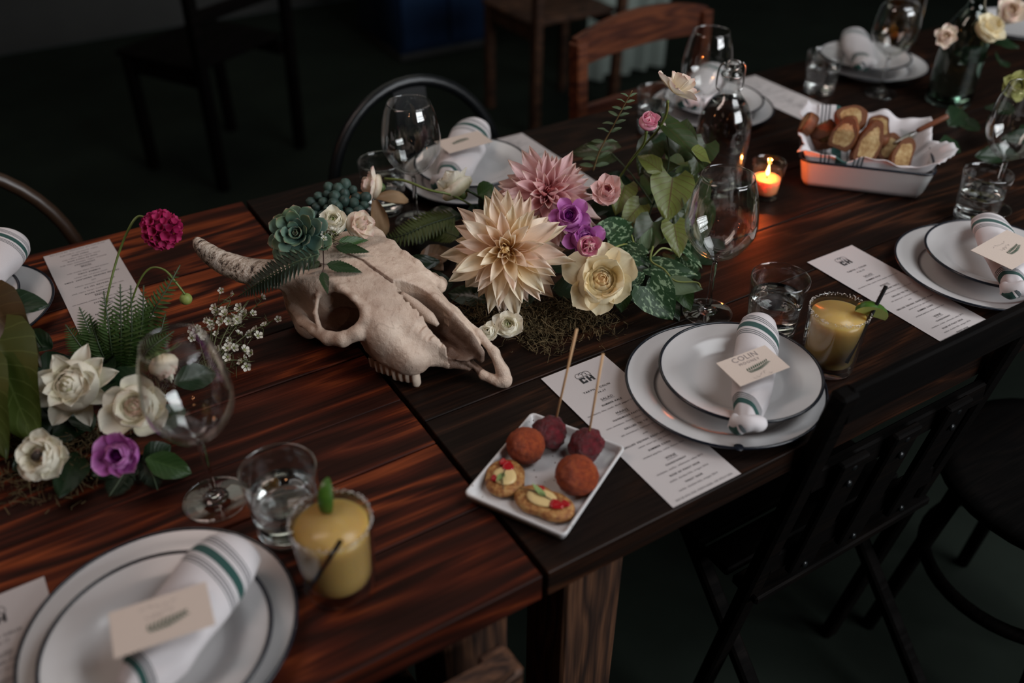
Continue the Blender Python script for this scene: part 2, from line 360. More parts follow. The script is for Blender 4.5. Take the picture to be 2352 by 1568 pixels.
# slatted folding chair with bolts, nearly black
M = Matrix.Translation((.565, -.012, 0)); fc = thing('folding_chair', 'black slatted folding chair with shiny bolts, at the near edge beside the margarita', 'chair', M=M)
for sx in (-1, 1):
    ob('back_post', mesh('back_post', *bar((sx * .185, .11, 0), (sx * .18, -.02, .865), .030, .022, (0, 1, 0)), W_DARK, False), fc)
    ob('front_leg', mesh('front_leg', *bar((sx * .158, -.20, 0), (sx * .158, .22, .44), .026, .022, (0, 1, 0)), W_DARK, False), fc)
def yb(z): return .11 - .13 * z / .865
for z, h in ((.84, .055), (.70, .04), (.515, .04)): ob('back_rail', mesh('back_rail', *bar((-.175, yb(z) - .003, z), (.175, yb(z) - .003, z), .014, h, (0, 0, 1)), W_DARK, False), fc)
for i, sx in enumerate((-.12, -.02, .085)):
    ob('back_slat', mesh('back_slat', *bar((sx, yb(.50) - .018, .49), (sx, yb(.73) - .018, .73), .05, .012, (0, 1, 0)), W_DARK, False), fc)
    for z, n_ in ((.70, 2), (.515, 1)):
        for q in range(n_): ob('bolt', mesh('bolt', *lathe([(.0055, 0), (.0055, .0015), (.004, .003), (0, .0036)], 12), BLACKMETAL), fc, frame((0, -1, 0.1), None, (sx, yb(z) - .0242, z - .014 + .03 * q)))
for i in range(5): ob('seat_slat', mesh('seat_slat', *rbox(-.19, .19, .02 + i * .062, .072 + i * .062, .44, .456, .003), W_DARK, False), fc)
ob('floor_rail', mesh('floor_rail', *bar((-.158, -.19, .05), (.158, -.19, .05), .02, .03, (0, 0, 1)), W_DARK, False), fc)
# round stool / chair with a ring stretcher
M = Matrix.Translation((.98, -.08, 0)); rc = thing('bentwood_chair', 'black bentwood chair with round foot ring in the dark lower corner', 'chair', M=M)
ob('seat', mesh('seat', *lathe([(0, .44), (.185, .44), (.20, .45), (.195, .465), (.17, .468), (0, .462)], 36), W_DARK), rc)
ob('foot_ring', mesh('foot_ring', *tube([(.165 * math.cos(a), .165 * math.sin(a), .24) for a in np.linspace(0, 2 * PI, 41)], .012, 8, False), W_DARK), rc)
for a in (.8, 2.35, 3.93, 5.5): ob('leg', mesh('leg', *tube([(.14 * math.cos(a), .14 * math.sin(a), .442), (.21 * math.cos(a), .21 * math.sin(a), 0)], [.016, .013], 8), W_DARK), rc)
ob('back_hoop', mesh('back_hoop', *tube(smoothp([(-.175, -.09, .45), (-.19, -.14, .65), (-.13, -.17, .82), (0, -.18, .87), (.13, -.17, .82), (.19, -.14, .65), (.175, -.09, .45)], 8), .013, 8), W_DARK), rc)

# ---------------------------------------------------------------- signed distance sculpting
def smin(a, b, k): h = np.clip(.5 + .5 * (b - a) / k, 0, 1); return b + (a - b) * h - k * h * (1 - h)
def smax(a, b, k): return -smin(-a, -b, k)
class Field:
    def __init__(s, lo, hi, h):
        s.lo = np.array(lo, float); s.h = h; n = np.ceil((np.array(hi) - s.lo) / h).astype(int) + 1
        s.ax = [(s.lo[i] + h * np.arange(n[i])).astype(np.float32) for i in range(3)]
        s.X = s.ax[0][:, None, None]; s.Y = s.ax[1][None, :, None]; s.Z = s.ax[2][None, None, :]
        s.d = np.full(tuple(n), 9.0, np.float32)
    def box(s, lo, hi):
        return tuple(slice(max(0, int((lo[i] - s.lo[i]) / s.h)), max(1, min(s.d.shape[i], int((hi[i] - s.lo[i]) / s.h) + 2))) for i in range(3))
    def sub(s, c, m): sl = s.box(np.array(c) - m, np.array(c) + m); return sl, s.X[sl[0]], s.Y[:, sl[1]], s.Z[:, :, sl[2]]
    def _op(s, sl, d, op, k):
        o = s.d[sl]
        s.d[sl] = smin(o, d, k) if op == '+' else smax(o, -d, k)
    def ell(s, c, r, op='+', k=.02):
        r = np.broadcast_to(np.array(r, float), (3,)); sl = s.box(np.array(c) - r - 2.5 * k, np.array(c) + r + 2.5 * k)
        X, Y, Z = s.X[sl[0]], s.Y[:, sl[1]], s.Z[:, :, sl[2]]
        a = np.sqrt(((X - c[0]) / r[0]) ** 2 + ((Y - c[1]) / r[1]) ** 2 + ((Z - c[2]) / r[2]) ** 2) + 1e-6
        b = np.sqrt(((X - c[0]) / r[0] ** 2) ** 2 + ((Y - c[1]) / r[1] ** 2) ** 2 + ((Z - c[2]) / r[2] ** 2) ** 2) + 1e-6
        s._op(sl, (a * (a - 1) / b).astype(np.float32), op, k); return s
    def cap(s, a, b, ra, rb=None, op='+', k=.02, flat=1.0):
        rb = ra if rb is None else rb; a = np.array(a, float); b = np.array(b, float); m = max(ra, rb) + 2.5 * k
        sl = s.box(np.minimum(a, b) - m, np.maximum(a, b) + m); X, Y, Z = s.X[sl[0]], s.Y[:, sl[1]], s.Z[:, :, sl[2]]
        u = b - a; L = u @ u; t = np.clip(((X - a[0]) * u[0] + (Y - a[1]) * u[1] + (Z - a[2]) * u[2]) / L, 0, 1)
        d = np.sqrt((X - a[0] - t * u[0]) ** 2 + (Y - a[1] - t * u[1]) ** 2 + ((Z - a[2] - t * u[2]) / flat) ** 2) - (ra + (rb - ra) * t)
        s._op(sl, d.astype(np.float32), op, k); return s
    def path(s, P, R, op='+', k=.02, flat=1.0):
        R = np.broadcast_to(np.array(R, float), (len(P),))
        for i in range(len(P) - 1): s.cap(P[i], P[i + 1], R[i], R[i + 1], op, k, flat)
        return s
    def noise(s, amp, n, seed=1):
        g = np.random.default_rng(seed).normal(size=tuple(max(2, int(x * n)) for x in (np.array(s.d.shape) * s.h))).astype(np.float32)
        for ax in range(3):
            m = s.d.shape[ax]; p = np.linspace(0, g.shape[ax] - 1.001, m); i = p.astype(int); f = (p - i).astype(np.float32); f = f * f * (3 - 2 * f)
            sh = [1, 1, 1]; sh[ax] = m; f = f.reshape(sh); g = np.take(g, i, ax) * (1 - f) + np.take(g, i + 1, ax) * f
        s.d += amp * g; return s
    def nets(s):
        d = s.d; sg = d < 0; n = d.shape
        cs = [np.s_[i:n[0] - 1 + i, j:n[1] - 1 + j, k:n[2] - 1 + k] for i in (0, 1) for j in (0, 1) for k in (0, 1)]
        cnt = sum(sg[c].astype(np.int8) for c in cs); act = (cnt > 0) & (cnt < 8); idx = np.full(act.shape, -1, np.int64); I = np.argwhere(act); idx[act] = np.arange(len(I))
        cor = np.array([(i, j, k) for i in (0, 1) for j in (0, 1) for k in (0, 1)]); val = np.stack([d[I[:, 0] + c[0], I[:, 1] + c[1], I[:, 2] + c[2]] for c in cor], 1)
        acc = np.zeros((len(I), 3)); w = np.zeros((len(I), 1))
        for a in range(8):
            for b in range(a + 1, 8):
                if np.abs(cor[a] - cor[b]).sum() != 1: continue
                va, vb = val[:, a], val[:, b]; cr = (va < 0) != (vb < 0); t = np.where(cr, va / np.where(va == vb, 1, va - vb), 0)
                acc += np.where(cr[:, None], cor[a] + t[:, None] * (cor[b] - cor[a]), 0); w += cr[:, None]
        V = (I + acc / np.maximum(w, 1)) * s.h + s.lo; F = []
        for ax in range(3):
            o1, o2 = [(1, 2), (2, 0), (0, 1)][ax]
            lo = [slice(1, -1)] * 3; lo[ax] = slice(0, -1); hi = list(lo); hi[ax] = slice(1, None)
            A = sg[tuple(lo)]; B = sg[tuple(hi)]; E = np.argwhere(A != B); fl = A[A != B]; E = E + 1; E[:, ax] -= 1
            def g(p, q):
                c = E.copy(); c[:, o1] -= p; c[:, o2] -= q; return idx[c[:, 0], c[:, 1], c[:, 2]]
            Q = np.stack([g(0, 0), g(1, 0), g(1, 1), g(0, 1)], 1); Q[~fl] = Q[~fl][:, ::-1]; F.append(Q)
        F = np.concatenate(F); return V, F[(F >= 0).all(1)]
    def mesh(s, name, mat, attr=None):
        V, F = s.nets(); m = bpy.data.meshes.new(name); m.vertices.add(len(V)); m.vertices.foreach_set('co', V.ravel()); m.loops.add(F.size); m.loops.foreach_set('vertex_index', F.ravel().astype(np.int32))
        m.polygons.add(len(F)); m.polygons.foreach_set('loop_start', np.arange(0, F.size, 4, dtype=np.int32)); m.update(calc_edges=True)
        m.polygons.foreach_set('use_smooth', np.ones(len(F), bool)); m.materials.append(mat)
        if attr: at = m.attributes.new('pt', 'FLOAT', 'POINT'); at.data.foreach_set('value', attr(V).astype(np.float32))
        return m
def vnoise(V, n, seed):
    r = np.random.default_rng(seed); K = r.normal(size=(6, 3)) * n; ph = r.uniform(0, 6.28, 6); return np.sin(V @ K.T + ph).mean(1)
def pdist(V, P):
    """distance in plan from points V to a polyline P"""
    best = np.full(len(V), 9.0)
    for a, b in zip(P[:-1], P[1:]):
        a = np.array(a[:2]); b = np.array(b[:2]); u = b - a; t = np.clip(((V[:, :2] - a) @ u) / (u @ u), 0, 1); best = np.minimum(best, np.linalg.norm(V[:, :2] - a - t[:, None] * u, axis=1))
    return best

# ---------------------------------------------------------------- the skull (1 unit = 0.357 m, x to the muzzle)
SK = Matrix.Translation((0, .60, .8785)) @ Matrix.Rotation(math.radians(-73), 4, 'Z') @ Matrix.Scale(.357, 4)
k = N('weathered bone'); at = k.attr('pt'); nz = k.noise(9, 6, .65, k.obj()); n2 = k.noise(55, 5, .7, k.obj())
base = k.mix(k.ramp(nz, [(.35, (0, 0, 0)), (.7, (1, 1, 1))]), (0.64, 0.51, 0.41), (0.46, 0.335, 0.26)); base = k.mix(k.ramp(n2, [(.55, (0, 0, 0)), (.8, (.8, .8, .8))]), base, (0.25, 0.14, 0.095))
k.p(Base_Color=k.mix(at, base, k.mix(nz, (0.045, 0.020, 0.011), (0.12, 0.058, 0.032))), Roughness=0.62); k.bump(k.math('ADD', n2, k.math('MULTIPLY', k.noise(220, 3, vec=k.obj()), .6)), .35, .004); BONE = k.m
k = N('porous horn core'); mp = k.n('ShaderNodeMapping', Vector=k.obj()); mp.inputs['Rotation'].default_value = (0, 0, 0.75); mp.inputs['Scale'].default_value = (58, 14, 50)
pit = k.noise(1.0, 4, .75, mp.outputs[0]); k.p(Base_Color=k.ramp(pit, [(.40, (0.035, 0.018, 0.012)), (.47, (0.36, 0.27, 0.20)), (.60, (0.66, 0.56, 0.47))]), Roughness=.75); k.bump(pit, .8, .012); HORN = k.m
TOOTH = plain('old tooth enamel', (0.56, 0.45, 0.36), .4, .35, 50)

f = Field((-.10, -.36, -.335), (1.02, .30, .06), .0037)
KX = [-.02, 0, .10, .25, .38, .47, .55, .65, .71, .74, .79, .85]
def key(*v): return np.interp(f.ax[0], KX, v).astype(np.float32)[:, None, None]
yc = key(-.01, -.02, -.025, -.02, -.015, -.012, -.010, -.004, .005, .022, .032, .040)
wt = key(.15, .19, .235, .228, .174, .158, .140, .108, .088, .078, .062, .045)
wb = key(.12, .17, .205, .185, .13, .155, .172, .160, .125, .085, .060, .040)
zt = key(-.06, -.035, -.004, .004, -.002, -.018, -.045, -.075, -.100, -.115, -.145, -.185)
zb = key(-.26, -.30, -.30, -.27, -.25, -.250, -.245, -.245, -.245, -.235, -.240, -.235)
tz = np.clip((f.Z - zb) / (zt - zb), 0, 1); w = wb + (wt - wb) * tz ** .8
dome = .020 * ((f.Y - yc) / np.maximum(wt, .02)) ** 2
d = smax(np.abs(f.Y - yc) - w, smax(f.Z - zt + dome, zb - f.Z, .02), .045)
d = smax(d, np.broadcast_to(-.03 - f.X, d.shape), .03); d = smax(d, np.broadcast_to(f.X - .82, d.shape), .01); f.d = (d * .9).astype(np.float32)
f.ell((.03, -.02, -.19), (.075, .13, .13), k=.03)                                  # braincase and occiput
for s, y0 in ((-1, -.015), (1, -.015)): f.ell((-.005, y0 + s * .055, -.285), (.045, .03, .042), k=.015)
f.ell((.16, -.215, -.255), (.06, .042, .062), k=.02).ell((.16, .17, -.255), (.06, .042, .062), k=.02)
f.ell((.60, -.150, -.20), (.10, .040, .06), k=.05).ell((.60, .135, -.20), (.09, .035, .05), k=.04).ell((.53, -.165, -.15), (.09, .055, .08), k=.05).ell((.655, -.125, -.225), (.07, .045, .05), k=.05)   # facial tuber
f.cap((.10, -.20, -.055), (.06, -.235, -.05), .052, .055, k=.05)                   # horn base
f.cap((.13, .185, -.055), (.10, .205, -.055), .04, .03, k=.04)
# orbit, temporal pit, cheek arch
f.ell((.175, -.318, -.145), (.125, .080, .095), '-', .035); f.ell((.185, .285, -.135), (.115, .080, .085), '-', .035)
f.ell((.378, -.232, -.095), (.088, .125, .066), '-', .012); f.ell((.378, .20, -.095), (.088, .125, .066), '-', .012)
f.ell((.36, -.17, -.19), (.085, .09, .06), '-', .02)
for s, o in ((-1, 0.0), (1, -.035)):
    Y = lambda y: s * (y + o)
    f.path([(.505, Y(.185), -.085), (.495, Y(.225), -.13), (.455, Y(.268), -.158), (.395, Y(.287), -.172), (.31, Y(.282), -.180), (.215, Y(.265), -.190), (.12, Y(.232), -.190), (.06, Y(.19), -.19)], [.022, .027, .026, .024, .020, .019, .020, .024], k=.014)
    f.path([(.285, Y(.185), -.028), (.282, Y(.225), -.062), (.300, Y(.262), -.115), (.345, Y(.284), -.162)], [.012, .008, .007, .010], k=.010)
    f.path([(.30, Y(.175), -.022), (.36, Y(.178), -.020), (.43, Y(.178), -.030), (.485, Y(.178), -.060), (.505, Y(.188), -.088)], [.010, .009, .009, .011, .016], k=.02)
f.ell((.465, -.145, -.105), (.03, .06, .035), '-', .008); f.ell((.40, -.13, -.16), (.035, .07, .03), '-', .008); f.cap((.36, -.10, -.13), (.43, -.14, -.15), .012, .009, k=.006)
# nasal opening: a trough open to the front
nw = np.interp(f.ax[0], [.455, .48, .52, .57, .66, .75, .85], [-.03, .016, .038, .048, .052, .052, .048]).astype(np.float32)[:, None, None]
nf = np.interp(f.ax[0], [.45, .50, .58, .70, .85], [-.06, -.17, -.225, -.225, -.225]).astype(np.float32)[:, None, None]
ny = np.interp(f.ax[0], [.45, .55, .65, .75, .85], [-.015, .004, .008, .014, .012]).astype(np.float32)[:, None, None]
edge = (.006 * np.sin(f.X * 150) + .004 * np.sin(f.X * 341 + f.Y * 60)) * (f.Y < 0)
tr = smax(np.abs(f.Y - ny) - nw - edge * .7, nf - f.Z, .03); f.d = smax(f.d, -tr.astype(np.float32), .006)
lowleft = smax(f.Y - .012, (-.105 - .62 * (f.X - .66)) - f.Z + edge, .02) + 0 * f.X; lowleft = smax(lowleft, np.broadcast_to(.655 - f.X, lowleft.shape), .03); f.d = smax(f.d, -lowleft.astype(np.float32), .01)
f.path([(.60, .064, -.072), (.70, .066, -.115), (.78, .062, -.155), (.845, .055, -.205)], [.014, .012, .010, .008], k=.01)
f.path([(.66, .052, -.20), (.76, .050, -.225), (.845, .050, -.235)], [.02, .016, .008], k=.015)
f.path([(.70, .060, -.16), (.80, .056, -.19), (.85, .052, -.22)], [.012, .010, .006], k=.02, flat=3.0)
# premaxilla fork on the right, broken spikes on the left
f.path([(.70, .094, -.125), (.79, .098, -.165), (.87, .095, -.215), (.925, .082, -.270), (.94, .075, -.295)], [.008, .013, .018, .024, .027], k=.012)
f.path([(.70, .055, -.242), (.79, .045, -.268), (.87, .040, -.292), (.925, .056, -.300)], [.011, .014, .017, .022], k=.010)
f.ell((.938, .072, -.298), (.028, .024, .024), k=.012)
f.path([(.70, -.055, -.235), (.755, -.025, -.252), (.822, .012, -.272)], [.034, .020, .004], k=.015)
f.path([(.735, .0, -.225), (.79, .012, -.245), (.838, .030, -.268)], [.018, .012, .006], k=.01)
# tooth ridge
for s, o in ((-1, 0), (1, -.03)): f.path([(.49, s * (.172 + o), -.230), (.58, s * (.168 + o), -.232), (.68, s * (.142 + o), -.232)], [.018, .022, .024], k=.03)
# holes and seams
f.path([(.13, -.015, .012), (.22, -.024, .010), (.30, -.016, .004), (.38, -.025, -.006), (.468, -.022, -.02)], np.array([.0035, .004, .0045, .006, .008]), '-', .003)
for a, b, r in (((.68, -.16, -.10), (.72, -.12, -.165), .012), ((.20, -.16, .02), (.18, -.125, -.04), .010), ((.155, -.23, -.06), (.17, -.20, -.10), .008)): f.cap(a, b, r, r, '-', .006)
f.noise(.0011, 24, 3).noise(.0006, 90, 5)
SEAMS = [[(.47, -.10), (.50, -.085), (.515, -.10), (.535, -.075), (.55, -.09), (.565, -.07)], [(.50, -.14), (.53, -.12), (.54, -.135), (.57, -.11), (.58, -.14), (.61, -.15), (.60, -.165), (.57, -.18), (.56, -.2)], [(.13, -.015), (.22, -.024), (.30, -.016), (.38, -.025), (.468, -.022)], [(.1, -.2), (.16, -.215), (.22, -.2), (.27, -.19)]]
def skstain_shade(V):  # bone stains and seams, plus shade painted into the hollows
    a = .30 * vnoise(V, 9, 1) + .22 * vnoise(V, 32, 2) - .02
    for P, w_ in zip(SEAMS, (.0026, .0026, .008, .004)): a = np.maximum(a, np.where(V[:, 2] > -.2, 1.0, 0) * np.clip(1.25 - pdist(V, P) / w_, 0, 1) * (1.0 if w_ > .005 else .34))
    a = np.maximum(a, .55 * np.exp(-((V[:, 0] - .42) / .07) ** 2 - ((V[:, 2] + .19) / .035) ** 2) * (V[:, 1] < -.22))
    a = np.maximum(a, .42 * np.exp(-((V[:, 2] + .235) / .028) ** 2) * (np.abs(V[:, 1]) > .09) * (V[:, 0] > .45) * (.6 + .8 * vnoise(V, 25, 4)))  # brown shadow along the tooth ridge, put into the colour
    ins = (V[:, 0] > .47) & (V[:, 0] < .86) & (np.abs(V[:, 1] - .010) < .050) & (V[:, 2] < -.075); a = np.where(ins, np.maximum(a, np.clip(.45 + 4.0 * (-.10 - V[:, 2]), .35, .92) + .2 * vnoise(V, 18, 6)), a)  # painted shade: nasal trough gets darker with depth
    a = np.where((V[:, 0] > .30) & (V[:, 0] < .48) & (V[:, 1] > -.20) & (V[:, 1] < -.03) & (V[:, 2] < -.05), np.maximum(a, .62), a)  # painted shade inside the eye socket
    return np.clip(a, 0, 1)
skull = thing('steer_skull', 'bleached horned cattle skull lying on the tables with succulent and blooms on its brow', 'skull', M=SK)
ob('cranium', f.mesh('cranium', BONE, skstain_shade), skull)
hp = smoothp([(.085, -.20, -.055), (.045, -.26, -.050), (-.03, -.315, -.040), (-.125, -.355, -.022), (-.205, -.372, .002), (-.262, -.372, .035)], 8)
V, F = tube(hp, np.interp(np.linspace(0, 1, len(hp)), [0, .12, .45, .75, .93, 1], [.060, .058, .050, .038, .024, .012]), 24); V = V + (vnoise(V, 30, 9) * .0035 + vnoise(V, 90, 8) * .0015)[:, None]
o = ob('horn', mesh('horn', V, F, HORN), skull); o['label'] = 'pitted bone horn curving out to the left'
def tooth(p, h, wd, dp, lean):
    V, F = lathe([(.0, -h), (.55, -h * .96), (.95, -h * .8), (1.0, -h * .35), (.9, 0)], 10); V = V * np.array([wd, dp, 1]); V[:, 0] *= 1 + .22 * np.cos(np.arctan2(V[:, 1], V[:, 0]) * 2); V[:, 0] += V[:, 2] * lean; return mesh('tooth', V + np.array(p), F, TOOTH)
for s, o_ in ((-1, 0), (1, -.03)):
    for i in range(8):
        t = i / 7; ob('tooth', tooth((.50 + .195 * t, s * (.176 - .034 * t * t + o_), -.262), .054 + .006 * math.sin(i * 2.1 + s), .0128, .020, -.12), skull)
for P, R in (([(.49, .0, -.075), (.55, .008, -.100), (.62, .014, -.130), (.66, .018, -.150)], [.010, .020, .022, .008]), ([(.53, -.022, -.10), (.59, -.024, -.135), (.65, -.022, -.165)], [.006, .009, .004])):
    V, F = tube(smoothp(P, 5), np.interp(np.linspace(0, 1, 5 * (len(P) - 1) + 1), np.linspace(0, 1, len(R)), R), 12); o = ob('nasal_bone', mesh('nasal_bone', V, F, BONE, True, {'pt': .12 + .15 * vnoise(V, 40, 3)}), skull)

# ---------------------------------------------------------------- enamel plates
DINNER = [(0, .0035), (.084, .0035), (.090, .0045), (.097, .0090), (.105, .0125), (.118, .0155), (.127, .0180), (.1285, .0186)]
BOWL = [(0, .0060), (.048, .0060), (.060, .0080), (.072, .0150), (.080, .0190), (.090, .0215), (.100, .0240), (.1035, .0248)]
def offset(prof, t):
    return [(r - (t * .3 if r > .01 else 0), z - t) for r, z in prof][::-1]
def plate_meshes(nm, prof, rim):
    V, F = lathe(smoothp(prof, 3), 72); b = MB().add(V, F).add(*lathe(smoothp(offset(prof, .0022), 3), 72))
    r, z = prof[-1]; a = np.linspace(0, 2 * PI, 73)[:-1]
    P = [(r * math.cos(x), r * math.sin(x), z - .0006) for x in np.append(a, a[0] + 2 * PI)]
    return b.mesh('dish', ENAMEL), mesh('rim_band', *tube(P, rim, 8, False, up=(0, 0, 1)), NAVY)
PM = plate_meshes('dinner', DINNER, .0019); BMM = plate_meshes('bowl', BOWL, .0021)
def plate(kind, label, x, y, z, group, rz=0):
    o = thing('dinner_plate' if kind == 0 else 'shallow_bowl', label, 'plate' if kind == 0 else 'bowl', M=Matrix.Translation((x, y, z)) @ Matrix.Rotation(rz, 4, 'Z'), group=group)
    d, r = (PM, BMM)[kind]; ob('dish', d, o); q = ob('rim_band', r, o); q['label'] = 'blue black painted rim'
    if kind == 0 and rz > 0: 
        for a in (3.5, 5.6): ob('rim_chip', mesh('rim_chip', *lathe([(0, .0012), (.004, .001), (.0065, 0)], 10), NAVY), q, frame((0, 0, 1), None, (.1265 * math.cos(a), .1265 * math.sin(a), .0181)))
    return o
# ---------------------------------------------------------------- rolled napkins
k = N('striped napkin linen'); a = k.attr('pt')
def band(k, a, c, w):
    d = k.math('ABSOLUTE', k.math('SUBTRACT', a, c)); return k.math('LESS_THAN', d, w)
thin = None
for c in (.150, .168, .186, .300, .318, .336, .868, .882, .896): b_ = band(k, a, c, .0042); thin = b_ if thin is None else k.math('MAXIMUM', thin, b_)
thick = k.math('MAXIMUM', band(k, a, .243, .027), band(k, a, .925, .02))
weave = k.noise(900, 2, vec=k.obj()); base = k.mix(weave, (0.53, 0.495, 0.505), (0.62, 0.58, 0.59))
k.p(Base_Color=k.mix(thick, k.mix(thin, base, (0.045, 0.055, 0.060)), (0.012, 0.060, 0.052)), Roughness=.9, Sheen_Weight=.15); k.bump(weave, .15, .0006); LINEN = k.m
k = N('plain napkin linen'); weave = k.noise(900, 2, vec=k.obj()); k.p(Base_Color=k.mix(weave, (0.53, 0.495, 0.505), (0.62, 0.58, 0.59)), Roughness=.9); LINENP = k.m
def napkin(label, p0, p1, wid, group, knot=True, bow=0.0, flip=False):
    """rolled napkin from p0 (round folded end) to p1 (knotted end)"""
    p0 = np.array(p0); p1 = np.array(p1); L = np.linalg.norm(p1 - p0); root = thing('rolled_napkin', label, 'napkin', tuple(p0), group)
    ax = (p1 - p0) / L; up = np.array([0, 0, 1.0]); sd = np.cross(ax, up); sd /= np.linalg.norm(sd); up = np.cross(sd, ax)
    nt, na = 44, 40; V = []; A = []
    Wd = np.interp(np.linspace(0, 1, nt), [0, .02, .06, .2, .5, .78, .92, 1], [.05, .5, .80, 1.0, 1.0, .86, .60, .40]) * wid / 2
    Hd = np.interp(np.linspace(0, 1, nt), [0, .03, .10, .3, .7, .92, 1], [.05, .45, .62, .60, .52, .48, .40]) * wid / 2
    for i in range(nt):
        t = i / (nt - 1); c = ax * L * t + up * (bow * math.sin(PI * t))
        for j in range(na):
            th = 2 * PI * j / na; spiral = 1 + .10 * (j / na)                              # the free edge of the cloth runs along the roll
            wr = 1 + .035 * math.sin(7 * th + 9 * t) * t * t + .02 * math.sin(3 * th - 14 * t)
            V.append(c + sd * Wd[i] * math.cos(th - 1.0) * spiral * wr + up * Hd[i] * math.sin(th - 1.0) * spiral * wr); A.append(t + .055 * math.sin(th - 1.0 + .5) - .02 + .035 * math.cos(th - 1.0))
    F = [(i * na + j, i * na + (j + 1) % na, (i + 1) * na + (j + 1) % na, (i + 1) * na + j) for i in range(nt - 1) for j in range(na)] + [tuple(range(na))[::-1], tuple((nt - 1) * na + j for j in range(na))]
    ob('roll', mesh('roll', V, F, LINEN, True, {'pt': A}), root)
    if knot:
        e = ax * L; r = wid * .23
        P = smoothp([e - ax * r * 1.1 - sd * r * 1.2, e - sd * r * 1.1 + up * r * .5, e + ax * r * .55 - sd * r * .1 + up * r * .75, e + ax * r * .35 + sd * r * 1.0 + up * r * .25, e - ax * r * .9 + sd * r * 1.15 - up * r * .05], 6)
        V, F = tube(P, np.interp(np.linspace(0, 1, len(P)), [0, .25, .5, .8, 1], [.35, .80, .85, .72, .45]) * r, 16); V += (vnoise(V, 140, 3) * r * .10)[:, None]
        ob('knot', mesh('knot', V, F, LINENP, True, {'pt': np.full(len(V), .6)}), root)
        P = smoothp([e + up * r * .5, e + ax * r * .9 + sd * r * .35 + up * r * .55, e + ax * r * 1.0 + sd * r * 1.0, e + ax * r * .2 + sd * r * 1.6 - up * r * .1], 6)
        V, F = tube(P, np.interp(np.linspace(0, 1, len(P)), [0, .4, 1], [.3, .62, .3]) * r, 12); V += (vnoise(V, 180, 5) * r * .08)[:, None]
        tt = np.repeat(np.linspace(.855, .955, len(P)), 12); ob('knot_tail', mesh('knot_tail', V, F, LINEN, True, {'pt': tt}), root)
    return root
# ---------------------------------------------------------------- printed paper
_FC = {}
def text_geo(s, size, bold=0.0, spacing=1.0):
    cu = bpy.data.curves.new('lettering', 'FONT'); cu.body = s; cu.size = size; cu.align_x = 'CENTER'; cu.resolution_u = 2; cu.offset = bold; cu.space_character = spacing; cu.fill_mode = 'FRONT'
    o = bpy.data.objects.new('lettering', cu); C.objects.link(o); bpy.context.view_layer.update()
    me = o.evaluated_get(bpy.context.evaluated_depsgraph_get()).to_mesh()
    V = np.array([v.co[:] for v in me.vertices]) if len(me.vertices) else np.zeros((0, 3)); F = [list(p.vertices) for p in me.polygons]
    o.to_mesh_clear(); bpy.data.objects.remove(o); bpy.data.curves.remove(cu); return V, F
MENU = [  # text, y from the top edge (m), cap size, bold, spacing
 ('TARYN + COLIN', .0575, .0058, .00012, 1.25), ('9.16.17', .0655, .0056, .00012, 1.25), ('SALAD', .0800, .0064, 0, 1.1), ('SUMMER KALE', .0900, .0050, .00013, 1.25), ('strawberry, feta, seeds, black pepper balsamic vin', .0985, .0043, 0, 1.1),
 ('MAINS', .1120, .0064, 0, 1.1), ('HANDMADE PASTA', .1215, .0050, .00013, 1.25), ('corn, tomatoes, chevre, olives, herbs, basil', .1300, .0043, 0, 1.1), ('GRILLED TRI TIP', .1410, .0050, .00013, 1.25), ('dill chimichurri, heirloom tomato', .1495, .0043, 0, 1.1),
 ('with', .1590, .0042, 0, 1.1), ('GRILLED SQUASH, EGGPLANT, ROMA', .1690, .0050, .00013, 1.22), ('sweet onion jus, pea shoots', .1770, .0043, 0, 1.1), ('SUMMER CORN', .1870, .0050, .00013, 1.25), ('smoked paprika, cotija cheese, lime', .1950, .0043, 0, 1.1),
 ('WINE', .2090, .0064, 0, 1.1), ('CHARDONNAY', .2180, .0048, .0001, 1.2), ('chehalem, stoller, willamette valley 2015', .2255, .0042, 0, 1.1), ('ROSE OF PINOT NOIR', .2345, .0048, .0001, 1.2), ('stoller, dundee hills, oregon 2016', .2420, .0042, 0, 1.1), ('PINOT NOIR', .2510, .0048, .0001, 1.2), ('stoller, dundee hills, oregon 2014', .2585, .0042, 0, 1.1), ('404 SE 6TH AVE, PORTLAND, OR 97214 USA', .2690, .0042, 0, 1.15)]
MW, ML = .1035, .2735
def ribbon2(P, w):
    P = np.asarray(P, float); tg = np.gradient(P, axis=0); tg /= np.linalg.norm(tg, axis=1)[:, None] + 1e-9; nr = np.stack([-tg[:, 1], tg[:, 0]], 1) * w / 2
    V = np.zeros((2 * len(P), 3)); V[0::2, :2] = P + nr; V[1::2, :2] = P - nr; return V, [(2 * i, 2 * i + 1, 2 * i + 3, 2 * i + 2) for i in range(len(P) - 1)]
lt = MB()
for s_, y_, sz, bo, sp in MENU:
    V, F = text_geo(s_, sz * (.82 if bo else .92), bo * .6, sp)
    if V[:, 0].max() - V[:, 0].min() > .092: V[:, 0] *= .092 / (V[:, 0].max() - V[:, 0].min())
    lt.add(V + np.array([0, ML / 2 - y_, .0005]), F)
    if s_ in ('SALAD', 'MAINS', 'WINE'): w_ = V[:, 0].max() * 1.06; lt.add([(-w_, ML / 2 - y_ - .0019, .0005), (w_, ML / 2 - y_ - .0019, .0005), (w_, ML / 2 - y_ - .0015, .0005), (-w_, ML / 2 - y_ - .0015, .0005)], [(0, 1, 2, 3)])
LETTER = lt.mesh('lettering', INK, False)
lg = MB(); cx = 0; y0 = ML / 2 - .0265
